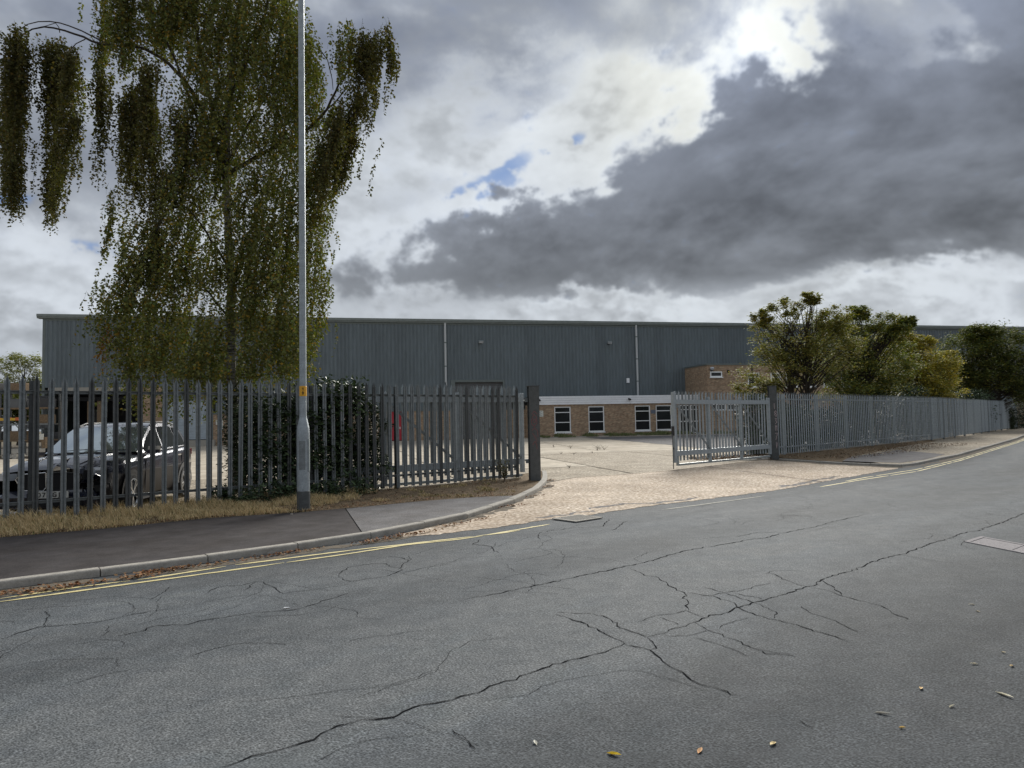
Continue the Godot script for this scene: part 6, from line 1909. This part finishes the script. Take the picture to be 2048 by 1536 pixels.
		part("rear_lamp", MB.new().xbox(Transform3D(Basis(Vector3.UP, 0.5 * s), Vector3(0.70 * s, 0.96, -2.1)), Vector3(0.2, 0.12, 0.14)), M.red_paint, c)
	part("fuel_flap", MB.new().box(0.906, 0.86, -1.52, 0.917, 0.98, -1.38), M.car_paint, c)
	# front: wide dark grille, intake, one whole lamp and one broken
	var gz := 2.262
	for s in [1.0, -1.0]:
		var kid := MB.new()
		var o := [Vector2(0.04, 0.80), Vector2(0.42, 0.78), Vector2(0.50, 0.70), Vector2(0.40, 0.52), Vector2(0.08, 0.50), Vector2(0.03, 0.56)]
		var poly := PackedVector2Array()
		for q in o: poly.append(Vector2(q.x * s, -q.y))
		kid.prism(poly, 0.0, 0.05).move(Transform3D(Basis(Vector3.RIGHT, PI / 2), Vector3(0, 0, gz)))
		part("grille", kid, M.interior_dark, c)
		var rimp := PackedVector3Array(); var rr := PackedFloat32Array()
		for q in o + [o[0]]:
			rimp.append(Vector3(q.x * s, q.y, gz + 0.055)); rr.append(0.011)
		part("grille_frame", MB.new().tube(rimp, rr, 5), M.black_plastic if s > 0 else M.chrome, c)
	part("bumper", MB.new().cham(-0.88, 0.22, 1.8, 0.70, 0.50, 2.30, 0.10), M.car_paint, c)
	part("intake", MB.new().box(-0.60, 0.25, 2.28, 0.52, 0.36, 2.315), M.interior_dark, c)
	part("headlight", MB.new().xbox(Transform3D(Basis(Vector3.UP, -0.5), Vector3(-0.74, 0.735, 2.15)), Vector3(0.32, 0.11, 0.16)), M.lamp_lens, c)
	part("lamp_socket", MB.new().xbox(Transform3D(Basis(Vector3.UP, 0.55), Vector3(0.60, 0.735, 2.02)), Vector3(0.36, 0.17, 0.16)), M.interior_dark, c)
	part("broken_headlight", MB.new().xbox(Transform3D(Basis(Vector3.UP, 0.8) * Basis(Vector3.RIGHT, 0.5), Vector3(0.68, 0.80, 2.08)), Vector3(0.16, 0.08, 0.1)), M.lamp_lens, c)
	for k in 12:
		var p := Vector3(rng.randf_range(0.38, 0.80), rng.randf_range(0.36, 0.86), rng.randf_range(1.98, 2.2))
		part("torn_panel", MB.new().xbox(Transform3D(Basis(Vector3(rng.randfn(), rng.randfn(), rng.randfn()).normalized(), rng.randf() * 1.2), p), Vector3(rng.randf_range(0.08, 0.28), rng.randf_range(0.04, 0.16), 0.012)), M.car_paint if k % 3 else M.black_plastic, c)
	var pl := part("number_plate", MB.new().cham(-0.305, 0.385, 2.30, 0.313, 0.495, 2.325, 0.004), M.plate_white, c)
	for k in 4:
		var tm := TextMesh.new()
		tm.text = ["D", "7", "G", "J"][k]
		var sf := SystemFont.new()
		sf.font_names = PackedStringArray(["Droid Sans"])
		sf.font_weight = 700
		tm.font = sf
		tm.font_size = 64
		tm.pixel_size = 0.00165
		tm.depth = 0.004
		part("character", tm, M.ink, pl, Transform3D(Basis(), Vector3([-0.138, -0.064, 0.102, 0.176][k], 0.437, 2.327)))
	part("wiper", MB.new().bar(Vector3(-0.5, 1.10, 0.90), Vector3(0.05, 1.135, 0.96), 0.012, 0.012, Vector3.UP).bar(Vector3(0.1, 1.10, 0.92), Vector3(0.6, 1.11, 0.86), 0.012, 0.012, Vector3.UP), M.black_plastic, c)
	part("scuttle", MB.new().xbox(Transform3D(Basis(), Vector3(0, 1.062, 0.95)), Vector3(1.4, 0.02, 0.12)), M.black_plastic, c)
	part("underbody", MB.new().box(-0.78, 0.16, -2.0, 0.78, 0.5, 1.95), M.interior_dark, c)
	part("seat", MB.new().cham(-0.62, 0.5, -0.3, -0.14, 1.3, -0.1, 0.05), M.interior_dark, c)
	part("seat", MB.new().cham(0.14, 0.5, -0.3, 0.62, 1.3, -0.1, 0.05), M.interior_dark, c)
	# what fell off
	var d := thing("bumper_piece", "pale broken bumper strip lying below the front of the dark car", "car part", Vector3(-8.25, 0.02, -12.05), 0.25)
	part("strip", MB.new().tube(PackedVector3Array([Vector3(-1.0, 0.06, 0), Vector3(-0.3, 0.10, 0.1), Vector3(0.4, 0.08, 0.06), Vector3(0.9, 0.14, -0.1)]), PackedFloat32Array([0.03, 0.05, 0.05, 0.02]), 5), M.board_white, d)
	part("foam_block", MB.new().xbox(Transform3D(Basis(Vector3.UP, 0.3) * Basis(Vector3.RIGHT, 0.4), Vector3(-0.25, 0.1, 0.15)), Vector3(0.5, 0.16, 0.08)), M.board_white, d)
	part("liner", MB.new().xbox(Transform3D(Basis(Vector3.UP, -0.15), Vector3(0.1, 0.02, 0.3)), Vector3(1.3, 0.04, 0.25)), M.black_plastic, d)

# ------------------------------------------------------------------ far left of the yard
func rack(label: String, at: Vector3, w: float, h: float, levels: int, bays: int) -> void:
	var r := thing("storage_rack", label, "rack", at, 0.1)
	for i in bays + 1:
		for z in [0.0, -1.1]:
			part("upright", MB.new().box(w * i / bays - 0.05, 0, z - 0.05, w * i / bays + 0.05, h, z + 0.05), M.post_steel, r)
	for l in levels:
		var y := h * (l + 1.0) / levels - 0.1
		for z in [0.06, -1.16]:
			part("beam", MB.new().box(-0.05, y - 0.07, z - 0.03, w + 0.05, y + 0.03, z + 0.03), M.galvanised_dark if l % 2 else M.timber, r)
		for i in bays:
			if (i + l) % 3 == 2: continue
			part("stored_bundle", MB.new().cham(w * i / bays + 0.15, y + 0.035, -1.0, w * (i + 1) / bays - 0.15, y + 0.035 + h / levels * 0.55, -0.1, 0.04), [M.interior_grey, M.shutter_grey, M.timber][(i * 2 + l) % 3], r)

func build_left_yard() -> void:
	rack("dark steel storage rack stacked with bundles at the left edge of the yard", Vector3(-34.8, 0, -46), 4.6, 4.2, 4, 3)
	rack("second lower rack of dark frames beside the loading bay corner", Vector3(-34.59, 0, -50), 1.5, 3.6, 4, 1)
	var b := thing("barrier_bar", "yellow and orange striped bar lying across the storage rack", "barrier", Vector3(-32.86, 2.22, -44.6))
	for k in 6:
		part("stripe", MB.new().box(k * 0.34, 0, -0.1, k * 0.34 + 0.338, 0.16 + 0.03 * (k % 2), 0.1), M.orange_paint if k % 2 else M.yellow_paint, b)
	var s := thing("sign_board", "small white board on a timber post before the loading bay corner", "sign", Vector3(-28.98, 0, -44))
	part("post", MB.new().box(-0.12, 0, -0.1, 0.12, 1.15, 0.1), M.timber, s)
	part("board", MB.new().box(-0.5, 1.0, 0.101, 0.02, 1.36, 0.13), M.notice_white, s)
	var k := thing("rubble_bank", "low bank of rubble and weeds behind the car at the left edge", "rubble", Vector3(-28.29, 0, -40))
	rng.seed = 500
	for i in 26:
		part("stone", MB.new().xbox(Transform3D(Basis(Vector3(rng.randfn(), rng.randfn(), rng.randfn()).normalized(), rng.randf() * 2.0), Vector3(rng.randf_range(-2.2, 2.2), 0.08, rng.randf_range(-0.4, 0.4))), Vector3(rng.randf_range(0.15, 0.5), rng.randf_range(0.1, 0.25), rng.randf_range(0.15, 0.4))), M.gutter_dirt if i % 3 else M.pale_concrete, k)

# ------------------------------------------------------------------ small things
func build_small_things() -> void:
	rng.seed = 600
	# drain grating at the edge of the apron
	var c := P([0.68, -11.195, 1.117, -11.612, 1.3, -11.184, 0.826, -10.814])
	var mid := (c[0] + c[1] + c[2] + c[3]) / 4.0
	var ax := ((c[1] - c[0]) + (c[2] - c[3])).normalized()
	var g := thing("drain_grate", "pale iron road drain grating where the apron meets the road", "drain", Vector3(mid.x, 0.009, mid.y), -ax.angle())
	part("frame", MB.new().box(-0.30, 0, -0.26, 0.30, 0.014, -0.22).box(-0.30, 0, 0.22, 0.30, 0.014, 0.26).box(-0.30, 0, -0.22, -0.26, 0.014, 0.22).box(0.26, 0, -0.22, 0.30, 0.014, 0.22), M.pale_concrete, g)
	part("well", MB.new().box(-0.26, -0.012, -0.22, 0.26, 0.0095, 0.22), M.interior_dark, g)
	for k in 8:
		part("bar", MB.new().box(-0.255 + k * 0.066 + 0.01, 0, -0.22, -0.255 + k * 0.066 + 0.034, 0.0125, 0.22), M.pale_concrete, g)
	# inspection cover at the right edge
	c = P([5.367, -8.581, 5.784, -8.912, 6.106, -8.614, 5.522, -7.802])
	var a := (c[1] - c[0])
	var b := (c[3] - c[0]).normalized()
	var m := thing("inspection_cover", "pale rectangular iron inspection cover set in the road at the right", "manhole cover", Vector3(c[0].x, 0.0, c[0].y))
	var l := 1.25
	var quad := func(u0: float, u1: float, v0: float, v1: float) -> PackedVector2Array:
		return PackedVector2Array([a * u0 + b * v0 * l, a * u1 + b * v0 * l, a * u1 + b * v1 * l, a * u0 + b * v1 * l])
	part("frame", MB.new().prism(quad.call(0, 1, 0, 0.05), 0, 0.009).prism(quad.call(0, 1, 0.95, 1.0), 0, 0.009).prism(quad.call(0, 0.1, 0.05, 0.95), 0, 0.009).prism(quad.call(0.9, 1, 0.05, 0.95), 0, 0.009), M.iron_pale, m)
	part("cover", MB.new().prism(quad.call(0.12, 0.88, 0.06, 0.495), 0, 0.006), M.iron_pale, m)
	part("cover", MB.new().prism(quad.call(0.12, 0.88, 0.505, 0.94), 0, 0.006), M.iron_pale, m)
	# single leaves and seeds lying on the road near the camera
	var list := [["yellow leaf with a green tip, nearest the bottom edge of the road", 1228, 1510, 0.05, Color(0.55, 0.40, 0.04)], ["pale orange leaf on the road right of the yellow leaf", 1400, 1503, 0.04, Color(0.52, 0.33, 0.19)],
		["curled cream leaf on the road near the bottom, right of the orange one", 1546, 1489, 0.04, Color(0.6, 0.5, 0.3)], ["cream leaf fragment in the middle of the lower right road", 1842, 1378, 0.035, Color(0.6, 0.45, 0.25)],
		["long thin pale seed pod at the far lower right of the road", 2009, 1391, 0.075, Color(0.62, 0.58, 0.45)], ["thin pale pod left of the long seed pod", 1904, 1414, 0.035, Color(0.55, 0.52, 0.42)],
		["uppermost pale sliver on the right of the road", 1943, 1210, 0.035, Color(0.6, 0.56, 0.45)], ["pale sliver just below the uppermost one on the right", 1956, 1224, 0.035, Color(0.6, 0.54, 0.42)],
		["pale thin leaf halfway down the right of the road", 1948, 1329, 0.035, Color(0.6, 0.56, 0.44)], ["small cream leaf at the right edge of the road", 2023, 1333, 0.03, Color(0.62, 0.5, 0.3)],
		["short pale leaf at the right edge above the cream one", 2007, 1306, 0.025, Color(0.6, 0.55, 0.42)], ["small yellow leaf crumb low on the right of the road", 1805, 1457, 0.022, Color(0.6, 0.46, 0.2)],
		["thin grey stalk on the lower right of the road", 1766, 1428, 0.06, Color(0.4, 0.38, 0.33)], ["grey white leaf speck below the crack crossing at the left", 1071, 1487, 0.03, Color(0.6, 0.58, 0.5)],
		["white paper scrap on the left half of the road", 573, 1217, 0.04, Color(0.8, 0.8, 0.8)], ["white scrap on the pavement at the foot of the lamp column", 583, 1029, 0.06, Color(0.7, 0.66, 0.58)]]
	for q in list:
		var p: Vector2 = spot(q[1], q[2])
		var n: Node3D = thing("fallen_leaf" if not "scrap" in q[0] else "paper_scrap", q[0], "leaf" if not "scrap" in q[0] else "litter", Vector3(p.x, 0.003 if q[2] > 1100 else KERB_H + 0.004, p.y), rng.randf() * TAU, "leaves lying on the road" if not "scrap" in q[0] else "")
		var lm := MB.new()
		lm.tinted = true
		var ll: float = q[3] * 0.75
		var ww := ll * (0.17 if "thin" in q[0] or "sliver" in q[0] or "stalk" in q[0] else 0.34)
		lm.col = q[4] * 1.25
		for s in [1.0, -1.0]:
			var e := [Vector3(-ll, 0.0, 0), Vector3(-ll * 0.3, -0.003, 0), Vector3(ll * 0.4, 0.002, 0), Vector3(ll, 0.006, 0)]
			var o := [Vector3(-ll * 0.4, 0.006, ww * s), Vector3(ll * 0.3, 0.007, ww * s)]
			for q3 in [[e[0], e[1], o[0]], [e[1], e[2], o[1]], [e[1], o[1], o[0]], [e[2], e[3], o[1]]]:
				if s > 0: lm.tri(q3[0], q3[2], q3[1])
				else: lm.tri(q3[0], q3[1], q3[2])
		part("blade", lm, M.dry_leaf, n)
	# weeds one can tell apart
	weed("tall grey green weed in front of the fence beside the left gate post", Vector3(-0.22, 0.1, -17.2), 0.62, 11, [Color(0.16, 0.16, 0.075), Color(0.2, 0.17, 0.09)], 0.16)
	var w := [1.807, -23.106, 4.214, -35.687, 4.477, -36.812, 4.595, -36.116, 2.723, -32.048, 1.795, -49.521, 2.33, -40.771, 3.12, -38.867, 3.677, -33.129, 2.188, -32.769]
	var says := ["weed growing where two joints of the yard cross nearest the left gate post", "taller weed tuft in the middle of the pale concrete", "weed tuft beside the tallest one on the pale concrete", "right hand weed of the three on the pale concrete", "small weed on the joint before the pale concrete", "weed at the foot of the pale concrete by the office", "dark weed along the far yard joint", "tiny weed further along the far yard joint", "low weed on the near edge of the pale concrete", "flat weed on the near yard joint towards the left"]
	for i in w.size() / 2:
		weed(says[i], Vector3(w[i * 2], 0.0, w[i * 2 + 1]), [0.14, 0.3, 0.28, 0.24, 0.14, 0.25, 0.2, 0.22, 0.1, 0.12][i], 7, [Color(0.10, 0.095, 0.05), Color(0.16, 0.12, 0.07)], 0.6)

func spot(px: float, py: float) -> Vector2:   # filled in below from the ground plan
	return ROAD_SPOTS[Vector2i(int(px), int(py))]

const ROAD_SPOTS := {Vector2i(1228, 1510): Vector2(0.437, -3.368), Vector2i(1400, 1503): Vector2(0.839, -3.385), Vector2i(1546, 1489): Vector2(1.199, -3.441), Vector2i(1842, 1378): Vector2(2.266, -4.08), Vector2i(2009, 1391): Vector2(2.656, -3.965), Vector2i(1904, 1414): Vector2(2.284, -3.828), Vector2i(1943, 1210): Vector2(3.66, -5.8), Vector2i(1956, 1224): Vector2(3.578, -5.596), Vector2i(1948, 1329): Vector2(2.805, -4.452), Vector2i(2023, 1333): Vector2(3.002, -4.404), Vector2i(2007, 1306): Vector2(3.122, -4.649), Vector2i(1805, 1457): Vector2(1.889, -3.584), Vector2i(1766, 1428): Vector2(1.884, -3.758), Vector2i(1071, 1487): Vector2(0.078, -3.501), Vector2i(573, 1217): Vector2(-1.953, -6.121), Vector2i(583, 1029): Vector2(-3.721, -11.938)}
